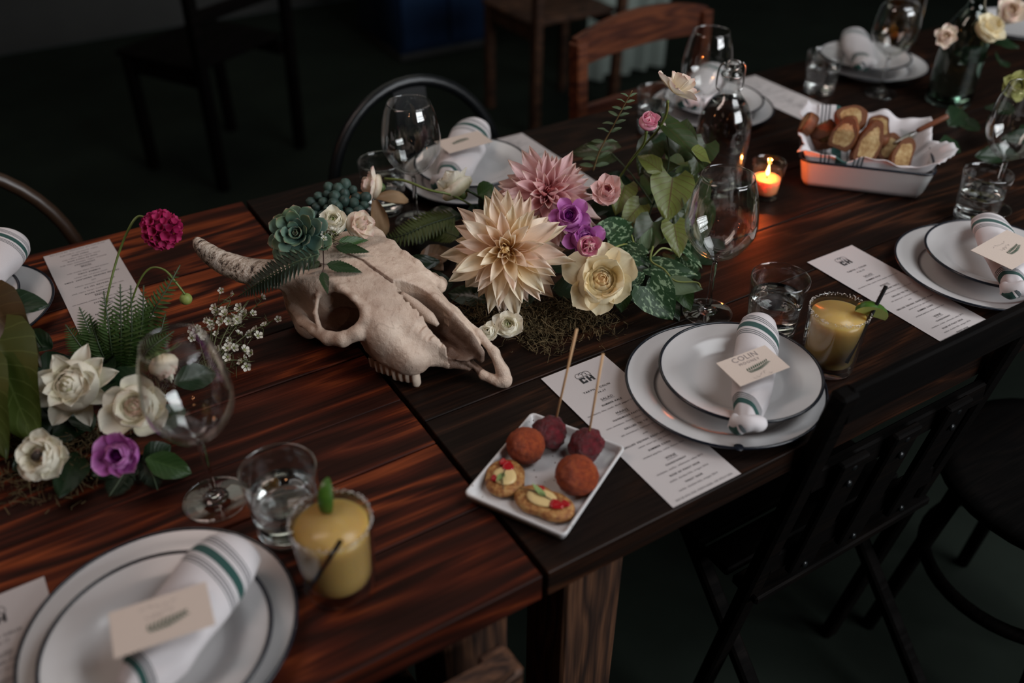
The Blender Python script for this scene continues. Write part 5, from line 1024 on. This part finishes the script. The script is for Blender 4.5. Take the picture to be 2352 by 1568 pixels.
LP = {'heart': ([0, .06, .22, .45, .75, .92, 1], [.50, .82, 1, .90, .50, .18, 0], .20), 'oval': ([0, .1, .3, .55, .8, .95, 1], [.1, .5, .92, 1, .66, .25, 0], 0), 'lance': ([0, .1, .3, .6, .85, 1], [.1, .55, 1, .78, .35, 0], 0), 'round': ([0, .12, .4, .7, .92, 1], [.1, .6, 1, .95, .5, 0], 0), 'arrow': ([0, .05, .18, .4, .75, 1], [.62, .92, 1, .72, .34, 0], .34), 'tooth': ([0, .1, .3, .6, .85, 1], [.15, .7, 1, .72, .35, 0], 0)}
_LM = {}
def leafmesh(kind, W, mt, fold=.25, curl=-.15, wave=.03):
    key_ = (kind, round(W, 2), mt.name, fold, curl)
    if key_ in _LM: return _LM[key_]
    tt, ww, lobe = LP[kind]; n, m = (25, 9) if kind == 'tooth' else (14, 9); V = []; S = []; A = []
    for i in range(n):
        t = i / (n - 1); w = np.interp(t, tt, ww) * W / 2
        for j in range(m):
            s = j / (m - 1) * 2 - 1; ww_ = w * (1 - .16 * (i % 2) * (abs(s) > .9)) if kind == 'tooth' else w
            V.append((s * ww_, t - lobe * abs(s) ** 1.6 * (1 - t) ** 2, fold * w * abs(s) + curl * t * t + wave * math.sin(8 * t + 3 * s) * abs(s))); S.append(s); A.append(t)
    me_ = mesh('leaf', V, grid(n, m), mt, True, {'pt': A, 'ls': S}); _LM[key_] = me_; return me_
def leaf(root, a, b, w, kind, mt, nrm=None, **kw):
    a, b = Vector(a), Vector(b); a.z = max(a.z, T + .006); b.z = max(b.z, T + .006); L = (b - a).length; y = (b - a) / L; nrm = Vector(nrm if nrm is not None else CAMV + Vector((0, 0, .4))); z = (nrm - y * nrm.dot(y)).normalized(); x = y.cross(z)
    M = Matrix((x * L, y * L, z * L)).transposed().to_4x4(); M.translation = a; o = ob('leaf', leafmesh(kind, round(w / L, 1), mt, **kw), root); o.matrix_parent_inverse = root.matrix_basis.inverted(); o.matrix_basis = M; return o
def wpart(root, nm, VF, mt): o = ob(nm, mesh(nm, *VF, mt), root); o.matrix_parent_inverse = root.matrix_basis.inverted(); return o
def vine(root, pts, r, mt, nm='vine'): P = smoothp(pts, 7); return wpart(root, nm, tube(P, np.linspace(r, r * .7, len(P)), 7), mt)
ARROW = leafmat('arrowhead leaf', (.085, .105, .022), (.17, .20, .05), (.075, .030, .015), None, .35); ARROWD = leafmat('dark arrowhead leaf', (.016, .030, .008), (.040, .058, .016), (.05, .04, .015), None, .35)
SATIN = leafmat('silver blotched pothos leaf', (.012, .040, .012), (.022, .062, .020), None, (.24, .34, .20), .5); GREY = leafmat('grey green leaf back', (.075, .115, .055), (.115, .16, .085), (.10, .15, .07), None, .55); GREEN = leafmat('plain green leaf', (.022, .060, .014), (.050, .105, .028), (.06, .12, .035), None, .4); DARKG = leafmat('dark glossy leaf', (.008, .020, .008), (.016, .036, .014), (.02, .04, .015), None, .35)
VINE = plain('pale green vine', (.17, .20, .055), .5, .25, 60)
# arrowhead plant on the right of the centrepiece
o = thing('arrowhead_plant', 'trailing arrowhead plant with veined green leaves between dahlias and bottle', 'plant', (0.5509,0.5145,0.8100))
for a, b, w, kd, mt, nr in (((0.5308,0.4532,0.8900), (0.4937,0.4136,0.8450), .074, 'heart', ARROW, None), ((0.5377,0.4886,0.9600), (0.5840,0.4257,0.9100), .062, 'heart', ARROWD, (.2, -.3, .9)), ((0.5445,0.4340,0.9400), (0.5901,0.4276,0.9150), .030, 'lance', ARROW, (0, -.5, .8)), ((0.5307,0.6086,0.8700), (0.4864,0.6690,0.8650), .042, 'heart', ARROWD, None), ((0.5659,0.4848,0.9100), (0.6161,0.5254,0.9500), .052, 'heart', ARROWD, None),
    ((0.4776,0.5030,0.8700), (0.4449,0.4789,0.8400), .046, 'heart', ARROW, None), ((0.5600,0.4290,0.8800), (0.5157,0.3787,0.8400), .048, 'heart', ARROWD, None), ((0.5182,0.5085,0.8800), (0.5581,0.4718,0.9000), .036, 'lance', ARROWD, None), ((0.4823,0.4676,0.8500), (0.4387,0.4550,0.8300), .042, 'heart', ARROW, None), ((0.4997,0.4045,0.8400), (0.4781,0.3604,0.8150), .046, 'heart', ARROW, None), ((0.5548,0.5342,0.9100), (0.5106,0.5077,0.8800), .050, 'heart', ARROWD, None), ((0.5638,0.4176,0.8500), (0.5215,0.3617,0.8200), .044, 'heart', ARROWD, None), ((0.5150,0.4619,0.9000), (0.4971,0.5015,0.9200), .034, 'lance', ARROW, None), ((0.5637,0.4699,0.8500), (0.6083,0.4775,0.8700), .050, 'heart', ARROWD, None), ((0.4766,0.4267,0.8400), (0.4282,0.3933,0.8100), .050, 'heart', ARROWD, None), ((0.6267,0.4901,0.9100), (0.5794,0.4618,0.8800), .05, 'heart', ARROWD, None)): leaf(o, a, b, w, kd, mt, nr)
for P in ([(0.4867,0.4635,0.7800), (0.5254,0.4857,0.8300), (0.5279,0.4550,0.8900)], [(0.5254,0.4857,0.8300), (0.5385,0.4746,0.9000), (0.5377,0.4886,0.9600)], [(0.5381,0.5001,0.8200), (0.5235,0.5443,0.8600), (0.5307,0.6086,0.8700)], [(0.5285,0.4629,0.8000), (0.5560,0.4396,0.8500), (0.5600,0.4290,0.8800)]): vine(o, P, .0016, STEMD)
o = thing('filler_greens', 'shaded arrowhead leaves massed deep behind the veined leaf and the tall stems', 'foliage', (0.6048,0.5296,0.7800)); g = random.Random(21)
for c in ((0.5745,0.5467,0.8300), (0.5625,0.4852,0.8200), (0.5707,0.4497,0.8100), (0.5705,0.4245,0.7900), (0.5136,0.4431,0.7900), (0.5045,0.4776,0.8000), (0.6048,0.5186,0.8500), (0.6158,0.4840,0.8300), (0.5994,0.5807,0.8500), (0.6401,0.5868,0.8700), (0.6452,0.5326,0.8500), (0.4634,0.4577,0.7900), (0.5028,0.3848,0.7750), (0.5494,0.3871,0.7750), (0.4864,0.5014,0.8100), (0.4493,0.3823,0.7700)):
    a = g.uniform(0, 2 * PI); d_ = Vector((math.cos(a), math.sin(a), g.uniform(-.2, .4))) * g.uniform(.06, .085); leaf(o, Vector(c) - d_ * .5 + Vector((.02, .03, -.01)), Vector(c) + d_ * .5 + Vector((.02, .03, -.01)), g.uniform(.045, .06), 'heart', ARROWD if g.random() < .6 else DARKG, (g.uniform(-.4, .2), -.5, .7))
# satin pothos
o = thing('satin_pothos', 'silver blotched pothos vine around the cream rose and wine glass', 'plant', (0.4706,0.4103,0.7800))
for a, b, w, kd, mt, nr in (((0.3805,0.3157,0.8180), (0.3993,0.2728,0.7760), .066, 'heart', SATIN, CAMV), ((0.4315,0.3685,0.8050), (0.4796,0.3188,0.8050), .034, 'heart', SATIN, None), ((0.3631,0.3408,0.8100), (0.3993,0.3456,0.8200), .024, 'oval', SATIN, None), ((0.3814,0.4199,0.8450), (0.4601,0.4473,0.8450), .046, 'heart', SATIN, None), ((0.4172,0.3806,0.8200), (0.3878,0.4236,0.8300), .036, 'heart', SATIN, None), ((0.4350,0.4041,0.8100), (0.4591,0.4077,0.8450), .020, 'lance', GREY, (-.5, -.6, .4)), ((0.4303,0.3178,0.8000), (0.4649,0.2896,0.8000), .030, 'heart', GREY, (-.1, -.6, .7)), ((0.4435,0.3145,0.7920), (0.4411,0.2838,0.7720), .032, 'heart', GREEN, None), ((0.5066,0.4044,0.8150), (0.5013,0.3359,0.8050), .030, 'heart', SATIN, None), ((0.3668,0.3562,0.7950), (0.3516,0.3335,0.7720), .034, 'heart', GREEN, None), ((0.4390,0.3518,0.7900), (0.3982,0.3396,0.7720), .034, 'heart', SATIN, None), ((0.5024,0.3715,0.7900), (0.4733,0.3297,0.7750), .036, 'heart', SATIN, None), ((0.4241,0.4215,0.8200), (0.4358,0.3783,0.8000), .036, 'heart', SATIN, None), ((0.4894,0.3393,0.7800), (0.5024,0.3715,0.7900), .03, 'heart', DARKG, None), ((0.4253,0.3176,0.7750), (0.4175,0.2818,0.7640), .028, 'heart', DARKG, None)): leaf(o, a, b, w, kd, mt, nr)
for P in ([(0.4531,0.3945,0.8200), (0.4303,0.3705,0.8150), (0.4345,0.3447,0.8120), (0.4362,0.3188,0.8050), (0.4599,0.3001,0.8050), (0.4617,0.2916,0.8000)], [(0.4769,0.3761,0.8150), (0.4611,0.3835,0.8200), (0.4383,0.3774,0.8150)], [(0.3461,0.3674,0.8600), (0.3692,0.3703,0.8600), (0.3906,0.3816,0.8500)], [(0.4289,0.4189,0.8350), (0.4203,0.4007,0.8300), (0.4111,0.3917,0.8200)]): vine(o, P, .0017, VINE)
# loose dark greens filling the base of the centrepiece
o = thing('filler_greens', 'dark glossy leaves tucked under the blooms of the centrepiece', 'foliage', (0.3347,0.5130,0.7700)); g = random.Random(12)
for c in ((0.1862,0.5849,0.7800), (0.2664,0.6579,0.8000), (0.3089,0.6452,0.8100), (0.3549,0.4841,0.8100), (0.3362,0.4438,0.7900), (0.2921,0.4250,0.7800), (0.4481,0.4912,0.8100), (0.4136,0.4260,0.7900), (0.4352,0.5457,0.8200), (0.3837,0.3520,0.7700), (0.2017,0.4638,0.7700), (0.1875,0.6472,0.7800), (0.3218,0.3765,0.7700), (0.4864,0.5142,0.8200), (0.3148,0.5730,0.8100), (0.2807,0.4674,0.7800), (0.1805,0.5329,0.7700), (0.4746,0.5608,0.8500)):
    a = g.uniform(0, 2 * PI); d_ = Vector((math.cos(a), math.sin(a), g.uniform(-.1, .3))) * g.uniform(.05, .075); leaf(o, Vector(c), Vector(c) + d_, g.uniform(.028, .04), 'oval', DARKG, (g.uniform(-.4, .2), -.5, .8))
leaf(o, (0.2821,0.6285,0.8500), (0.3058,0.6219,0.8650), .030, 'round', GREEN, CAMV); leaf(o, (0.3103,0.6329,0.8350), (0.2875,0.6363,0.8200), .03, 'oval', DARKG)
# eucalyptus sprig
o = thing('eucalyptus_sprig', 'thin eucalyptus sprig with paired leaves rising behind the pink dahlia', 'plant', (0.4612,0.5620,0.8800)); P = smoothp([(0.4523,0.5544,0.8800), (0.4535,0.5413,0.9200), (0.4607,0.5220,0.9650), (0.4662,0.5074,1.0000), (0.4669,0.4910,1.0300)], 8); wpart(o, 'stem', tube(P, np.linspace(.0014, .0006, len(P)), 7), plain('tan twig', (.20, .14, .06), .6)); g = random.Random(4)
for i in range(2, len(P) - 1, 3):
    for s in (-1, 1): a = Vector(P[i]); d_ = (RIGHT * s * .9 + UP * .25 + Vector((0, 0, g.uniform(-.3, .3)))).normalized() * (.026 * (1 - .55 * i / len(P))); leaf(o, a, a + d_, .007 * (1 - .4 * i / len(P)), 'oval', GREY, (g.uniform(-.5, .5), -.4, .5))
# ferns
FERN = leafmat('fern frond', (.022, .055, .010), (.050, .095, .020), None, None, .5); FERND = leafmat('dark fern frond', (.005, .014, .005), (.010, .026, .009), None, None, .6); FERNO = leafmat('olive fern frond', (.035, .055, .010), (.075, .10, .02), None, None, .55)
def fern(root, pts, W, mt, n=22, nrm=None, taper=1.0):
    P = smoothp(pts, 12); L = np.cumsum(np.r_[0, np.linalg.norm(np.diff(P, axis=0), axis=1)]); b = MB(); lm = leafmesh('tooth', .3, mt, .15, -.1); V0 = np.array([v.co[:] for v in lm.vertices])[:, :]; F0 = [list(q.vertices) for q in lm.polygons]; nrm = Vector(nrm if nrm is not None else CAMV + Vector((0, 0, .3)))
    for i in range(n):
        t = (i + 1) / (n + 1); q = np.array([np.interp(t * L[-1], L, P[:, c]) for c in range(3)]); q2 = np.array([np.interp(min(1, t + .02) * L[-1], L, P[:, c]) for c in range(3)]); y = Vector(q2 - q).normalized(); s_ = y.cross(nrm).normalized(); w = W / 2 * math.sin(PI * min(1, (.12 + .88 * t) ** .8)) ** .8 * taper
        for s in (-1, 1):
            d_ = (s_ * s + y * .55 + nrm.normalized() * random.uniform(-.12, .12)).normalized(); z = (nrm - d_ * nrm.dot(d_)).normalized(); x = d_.cross(z); M = Matrix((x * w * 1.1, d_ * w * 1.25, z * w)).transposed().to_4x4(); M.translation = Vector(q); b.add(V0, F0, M)
    m = b.mesh('frond', mt); ln = len(V0); m.attributes.new('ls', 'FLOAT', 'POINT').data.foreach_set('value', np.tile(np.repeat(0.5, ln), 2 * n).astype(np.float32))
    o = stuff(ob('frond', m, root)); o.matrix_parent_inverse = root.matrix_basis.inverted(); vine(root, pts, .0012, STEMD, 'rachis'); return o
def fernthing(label, p, specs, mt): 
    o = thing('fern', label, 'fern', p)
    for s in specs: fern(o, *s[:2], s[2] if len(s) > 2 else mt, *(s[3:] if len(s) > 3 else ()))
    return o
fernthing('olive fern frond lying behind the skull, left of the peach dahlia', (0.2287,0.6803,0.7800), [([(0.2553,0.6518,0.8100), (0.2027,0.6502,0.8100), (0.1588,0.6567,0.8000), (0.1304,0.6852,0.7850)], .045), ([(0.2322,0.6035,0.8000), (0.2195,0.6462,0.7950), (0.1905,0.6829,0.7900)], .04)], FERNO)
fernthing('dark fern frond hanging from the succulent across the horn', (-0.0335,0.5599,0.8700), [([(-0.0325,0.4944,0.9080), (-0.0639,0.5009,0.9020), (-0.0989,0.5276,0.8750), (-0.1311,0.5669,0.8350)], .040)], FERND)
fernthing('fern clump standing in the blurred left arrangement', (-0.3001,0.5982,0.7700), [([(-0.3090,0.5664,0.7800), (-0.3015,0.5566,0.8400), (-0.2910,0.5817,0.8900)], .034), ([(-0.3027,0.5625,0.7800), (-0.2892,0.5491,0.8400), (-0.2708,0.5701,0.9000)], .036), ([(-0.2953,0.5580,0.7800), (-0.2778,0.5421,0.8400), (-0.2603,0.5601,0.9000)], .034), ([(-0.2882,0.5646,0.7800), (-0.2623,0.5550,0.8400), (-0.2445,0.5686,0.8900)], .034), ([(-0.2702,0.5831,0.7900), (-0.2445,0.5619,0.8500), (-0.2176,0.5642,0.8800), (-0.1937,0.5768,0.9000)], .034), ([(-0.3149,0.5700,0.7800), (-0.3204,0.5732,0.8300), (-0.3234,0.5936,0.8700)], .036), ([(-0.3198,0.5731,0.7800), (-0.3358,0.5764,0.8200), (-0.3453,0.5952,0.8500)], .034), ([(-0.2904,0.5550,0.7800), (-0.2618,0.5310,0.8200), (-0.2271,0.5384,0.8300)], .034), ([(-0.3114,0.5719,0.7700), (-0.3167,0.5647,0.8200), (-0.3149,0.5882,0.8600)], .034), ([(-0.2724,0.5699,0.7700), (-0.2507,0.5510,0.8100), (-0.2281,0.5689,0.8400)], .03)], FERN)
fernthing('short dark fern tips beside the violet rose in the left arrangement', (-0.3108,0.3690,0.7700), [([(-0.3146,0.3850,0.7800), (-0.3147,0.3486,0.7750), (-0.3153,0.3319,0.7650)], .03), ([(-0.3312,0.3779,0.7800), (-0.3521,0.3610,0.7700), (-0.3652,0.3517,0.7640)], .03)], FERND)
# big blurred leaves at the left edge
o = thing('broad_leaf_foliage', 'broad blurred leaves at the left edge, one bronze and one bright green', 'foliage', (-0.4242,0.5845,0.7800)); BRONZE = leafmat('bronze leaf', (.035, .026, .010), (.08, .052, .02), (.08, .06, .02)); BIGG = leafmat('big green leaf', (.035, .055, .008), (.075, .10, .02), (.09, .12, .03))
leaf(o, (-0.4217,0.6425,0.8800), (-0.3948,0.5348,0.8500), .075, 'heart', BRONZE); leaf(o, (-0.4257,0.5794,0.8600), (-0.4260,0.4417,0.8100), .105, 'heart', BIGG); leaf(o, (-0.4559,0.5524,0.8500), (-0.4588,0.4364,0.8100), .085, 'heart', BIGG); leaf(o, (-0.4311,0.6596,0.8600), (-0.4285,0.5161,0.8300), .10, 'heart', BRONZE)
o = thing('broad_leaf', 'single dark oval leaf on a stalk over the plate at the left edge', 'leaf', (-0.3853,0.6548,0.8600)); leaf(o, (-0.4200,0.6357,0.8800), (-0.3567,0.6140,0.8800), .042, 'oval', DARKG, (0, -.4, .8)); vine(o, [(-0.3949,0.6169,0.8800), (-0.3858,0.6090,0.8600), (-0.3800,0.6193,0.8100)], .0015, STEMD, 'stalk')
o = thing('broad_leaf', 'dark green oval leaf lying between the violet rose and wine glass foot', 'leaf', (-0.2942,0.3467,0.7800)); leaf(o, (-0.3152,0.3627,0.7900), (-0.2771,0.3288,0.7750), .034, 'oval', GREEN); leaf(o, (-0.3182,0.3700,0.7800), (-0.2854,0.3719,0.7900), .03, 'oval', DARKG)
o = thing('filler_greens', 'dark leaves and shade under the white roses of the left arrangement', 'foliage', (-0.3819,0.5126,0.7700))
for c in ((-0.4193,0.5278,0.7900), (-0.3831,0.4905,0.7800), (-0.3591,0.4571,0.7800), (-0.3400,0.4887,0.7900), (-0.3693,0.6127,0.8100), (-0.3935,0.5781,0.8000), (-0.3199,0.5224,0.8000), (-0.3804,0.4379,0.7700), (-0.4302,0.4736,0.7800), (-0.3747,0.3914,0.7700), (-0.2766,0.5104,0.7900), (-0.2504,0.4839,0.7900), (-0.4009,0.4736,0.7800), (-0.4512,0.4469,0.7700), (-0.3052,0.4239,0.7800)):
    a = g.uniform(0, 2 * PI); d_ = Vector((math.cos(a), math.sin(a), g.uniform(-.1, .3))) * g.uniform(.05, .08); leaf(o, Vector(c), Vector(c) + d_, g.uniform(.03, .042), 'oval', DARKG, (g.uniform(-.4, .2), -.5, .8))
# leaf sprigs on the skull
SPR = leafmat('toothed dark leaf', (.010, .028, .008), (.024, .050, .014), (.03, .055, .02), None, .4)
o = thing('leaf_sprig', 'sprig with three toothed leaves and a wiry brown stem on the skull brow', 'sprig', (-0.0227,0.5109,0.8850)); TW = plain('wiry brown stem', (.035, .014, .012), .5)
vine(o, [(-0.0098,0.5458,0.8940), (-0.0226,0.5123,0.8910), (-0.0316,0.4912,0.8880), (-0.0405,0.4789,0.8860)], .0009, TW, 'twig'); vine(o, [(-0.0335,0.5007,0.8910), (-0.0289,0.4972,0.8900), (-0.0244,0.4945,0.8900)], .0006, TW, 'twig')
for a, b, w in (((-0.0311,0.5038,0.8900), (-0.0519,0.5093,0.8830), .0125), ((-0.0250,0.4929,0.8910), (0.0119,0.4656,0.8820), .0165), ((-0.0367,0.4816,0.8880), (-0.0453,0.4475,0.8780), .0150)): leaf(o, a, b, w, 'tooth', SPR, CAMV + Vector((.1, 0, .5)), fold=.15, curl=-.06, wave=.02)
o = thing('leaf_sprig', 'pair of pointed leaves on the skull below the blush ranunculus', 'sprig', (0.0072,0.5435,0.8900)); leaf(o, (0.0085,0.5332,0.8940), (0.0513,0.5289,0.8880), .0165, 'tooth', GREEN, None, fold=.15, curl=-.06, wave=.02); leaf(o, (0.0009,0.5242,0.8940), (0.0381,0.4983,0.8880), .0180, 'tooth', SPR, None, fold=.15, curl=-.06, wave=.02); vine(o, [(-0.0050,0.5360,0.8940), (0.0036,0.5307,0.8940), (0.0091,0.5315,0.8940)], .0008, TW, 'twig')
# wax flower
k = petalmat('waxy white petal', (.62, .60, .48), (.78, .75, .66)); b = MB(); pv = petal(.0052, .0050, k, 'round', .35, .2, 5, 5); Vp = np.array([v.co[:] for v in pv.vertices]); Fp = [list(q.vertices) for q in pv.polygons]
for i in range(5): b.add(Vp, Fp, Matrix.Rotation(i * 1.2566, 4, 'Z') @ Matrix.Translation((0, .0016, 0)) @ Matrix.Rotation(.35, 4, 'X'), np.repeat(np.linspace(0, 1, 5), 5))
BLOSSOM = b.mesh('blossom', k); EYE = mesh('eye', *lathe([(0, .0012), (.0013, .0009), (.0018, 0), (.0012, -.0016), (0, -.003)], 10), plain('green flower eye', (.13, .15, .03), .5)); TWG = plain('thin green twig', (.07, .075, .025), .6); NEED = leafmat('needle leaf', (.012, .026, .010), (.03, .05, .018))
def waxflower(label, base, tips, n, sz, seed, spread):
    o = thing('wax_flower_sprig', label, 'sprig', base); g = random.Random(seed); nb = MB()
    for ti, tp in enumerate(tips):
        base_v = Vector(base); tp = Vector(tp); mid = (base_v + tp) / 2 + Vector((0, 0, .012)); vine(o, [base_v, mid, tp], .0009, TWG, 'twig')
        for i in range(n):
            f_ = g.uniform(.45, 1.0); c = (base_v * (1 - f_) + tp * f_) + Vector((0, 0, .012 * (1 - abs(2 * f_ - 1)))); q = c + Vector((g.gauss(0, 1), g.gauss(0, 1), abs(g.gauss(0, .7)))) * spread * (.5 + f_); V, F = tube([c, (c + q) / 2 + Vector((0, 0, .002)), q], .0005, 5); nb.add(V, F)
            z = (CAMV * .6 + Vector((g.gauss(0, .6), g.gauss(0, .6), .5))).normalized(); M = frame(z, None, q, sz * g.uniform(.75, 1.15)); fl_ = ob('blossom', BLOSSOM, o); fl_.matrix_parent_inverse = o.matrix_basis.inverted(); fl_.matrix_basis = M; ob('eye', EYE, fl_)
        for i in range(26):
            f_ = g.uniform(.05, 1.0); c = base_v * (1 - f_) + tp * f_; d_ = Vector((g.gauss(0, 1), g.gauss(0, 1), g.gauss(.3, .6))).normalized() * .016; V, F = tube([c, c + d_], [.0007, .0002], 4); nb.add(V, F)
    m = stuff(ob('twigs_and_needles', nb.mesh('twigs_and_needles', TWG), o)); m.matrix_parent_inverse = o.matrix_basis.inverted(); return o
waxflower('sprig of small white wax flowers between the left arrangement and skull', (-0.2045,0.5032,0.7720), [(-0.1937,0.5810,0.7950), (-0.1576,0.5842,0.8200), (-0.1420,0.5698,0.8300), (-0.1201,0.5651,0.8250), (-0.1011,0.5710,0.8150), (-0.1501,0.5208,0.7900), (-0.0977,0.5380,0.8000), (-0.1499,0.4907,0.7800)], 7, 1.0, 6, .0075)
waxflower('few tiny white wax flowers on the skull beside the succulent', (-0.0073,0.5409,0.8950), [(0.0015,0.5323,0.9020), (-0.0186,0.5214,0.8980), (0.0087,0.5356,0.9030)], 2, .95, 9, .0030)
# moss
k = N('dry moss'); k.p(Base_Color=k.mix(k.noise(30, 4, .6, k.obj()), (.035, .035, .010), (.13, .075, .030)), Roughness=.9); MOSS = k.m
def moss(label, centres, n, seed, ht):
    g = np.random.default_rng(seed); V = []; F = []
    for i in range(n):
        c = np.array(centres[g.integers(len(centres))]) + np.r_[g.normal(0, .022, 2), 0]; c[2] = T + abs(g.normal(0, ht)) * .6 + .001; d = g.normal(size=3); d /= np.linalg.norm(d); e = g.normal(size=3); L = g.uniform(.006, .016); b0 = len(V); sd = np.cross(d, e); sd = sd / (np.linalg.norm(sd) + 1e-9) * .0005
        for t in (-1, -.33, .33, 1): p = c + d * L * t * .6 + e * L * .35 * (1 - t * t); p[2] = max(p[2], T + .0006); V += [p + sd, p - sd]
        for q in range(3): F.append((b0 + 2 * q, b0 + 2 * q + 1, b0 + 2 * q + 3, b0 + 2 * q + 2))
    o = thing('moss', label, 'moss', m=mesh('moss', V, F, MOSS)); return stuff(o)
moss('tangled brown green moss under the peach dahlia and cream rose', [(0.2427,0.3958,0.7600), (0.2582,0.3734,0.7600), (0.2860,0.3692,0.7600), (0.2244,0.4267,0.7600), (0.3045,0.3514,0.7600), (0.2274,0.3608,0.7600), (0.3031,0.4053,0.7600), (0.1916,0.4469,0.7600)], 2600, 3, .010)
moss('dark moss at the foot of the blurred left arrangement', [(-0.4415,0.4360,0.7600), (-0.3968,0.4169,0.7600), (-0.3671,0.4693,0.7600), (-0.4086,0.5230,0.7600), (-0.2850,0.5273,0.7600), (-0.4434,0.5256,0.7600)], 1500, 4, .012)
# brown oak leaf behind the skull and vase far away
o = thing('dried_oak_leaf', 'dried brown leaf lying between the fern and the peach dahlia', 'leaf', (0.1868,0.6156,0.7800)); BR = leafmat('dry brown leaf', (.10, .055, .028), (.20, .12, .065), (.05, .03, .02)); leaf(o, (0.1556,0.6007,0.7720), (0.2294,0.6215,0.7800), .036, 'oval', BR); leaf(o, (0.1764,0.6181,0.7780), (0.1843,0.5748,0.7740), .026, 'oval', BR)
o = thing('amber_vase', 'tall amber glass vase far back, above the far plate', 'vase', (1.7133,0.9558,0.7602)); ob('vase_body', mesh('vase_body', *lathe(smoothp([(.0001, .001), (.04, .001), (.045, .02), (.043, .12), (.034, .2), (.030, .26), (.034, .30), (.0325, .30), (.028, .26), (.040, .12), (.041, .02), (.0001, .006)], 4), 40), glassmat('amber glass', (.75, .45, .12))), o)
o = thing('filler_greens', 'dark greenery along the middle of the far table at the right', 'foliage', (1.2946,0.4218,0.7800))
for c in ((1.2364,0.4312,0.7900), (1.2809,0.4224,0.8100), (1.3034,0.3874,0.8000), (1.3416,0.4003,0.8400), (1.2485,0.4668,0.8100), (1.2351,0.3884,0.7800), (1.5014,0.5467,0.8600), (1.5724,0.5618,0.8800), (1.5097,0.6046,0.8600), (1.4937,0.6469,0.8600), (1.3406,0.3674,0.7900), (1.5407,0.6092,0.9000)):
    a = g.uniform(0, 2 * PI); d_ = Vector((math.cos(a), math.sin(a), g.uniform(-.1, .3))) * g.uniform(.06, .09); leaf(o, Vector(c), Vector(c) + d_, g.uniform(.03, .045), 'oval', DARKG, (g.uniform(-.4, .2), -.5, .8))
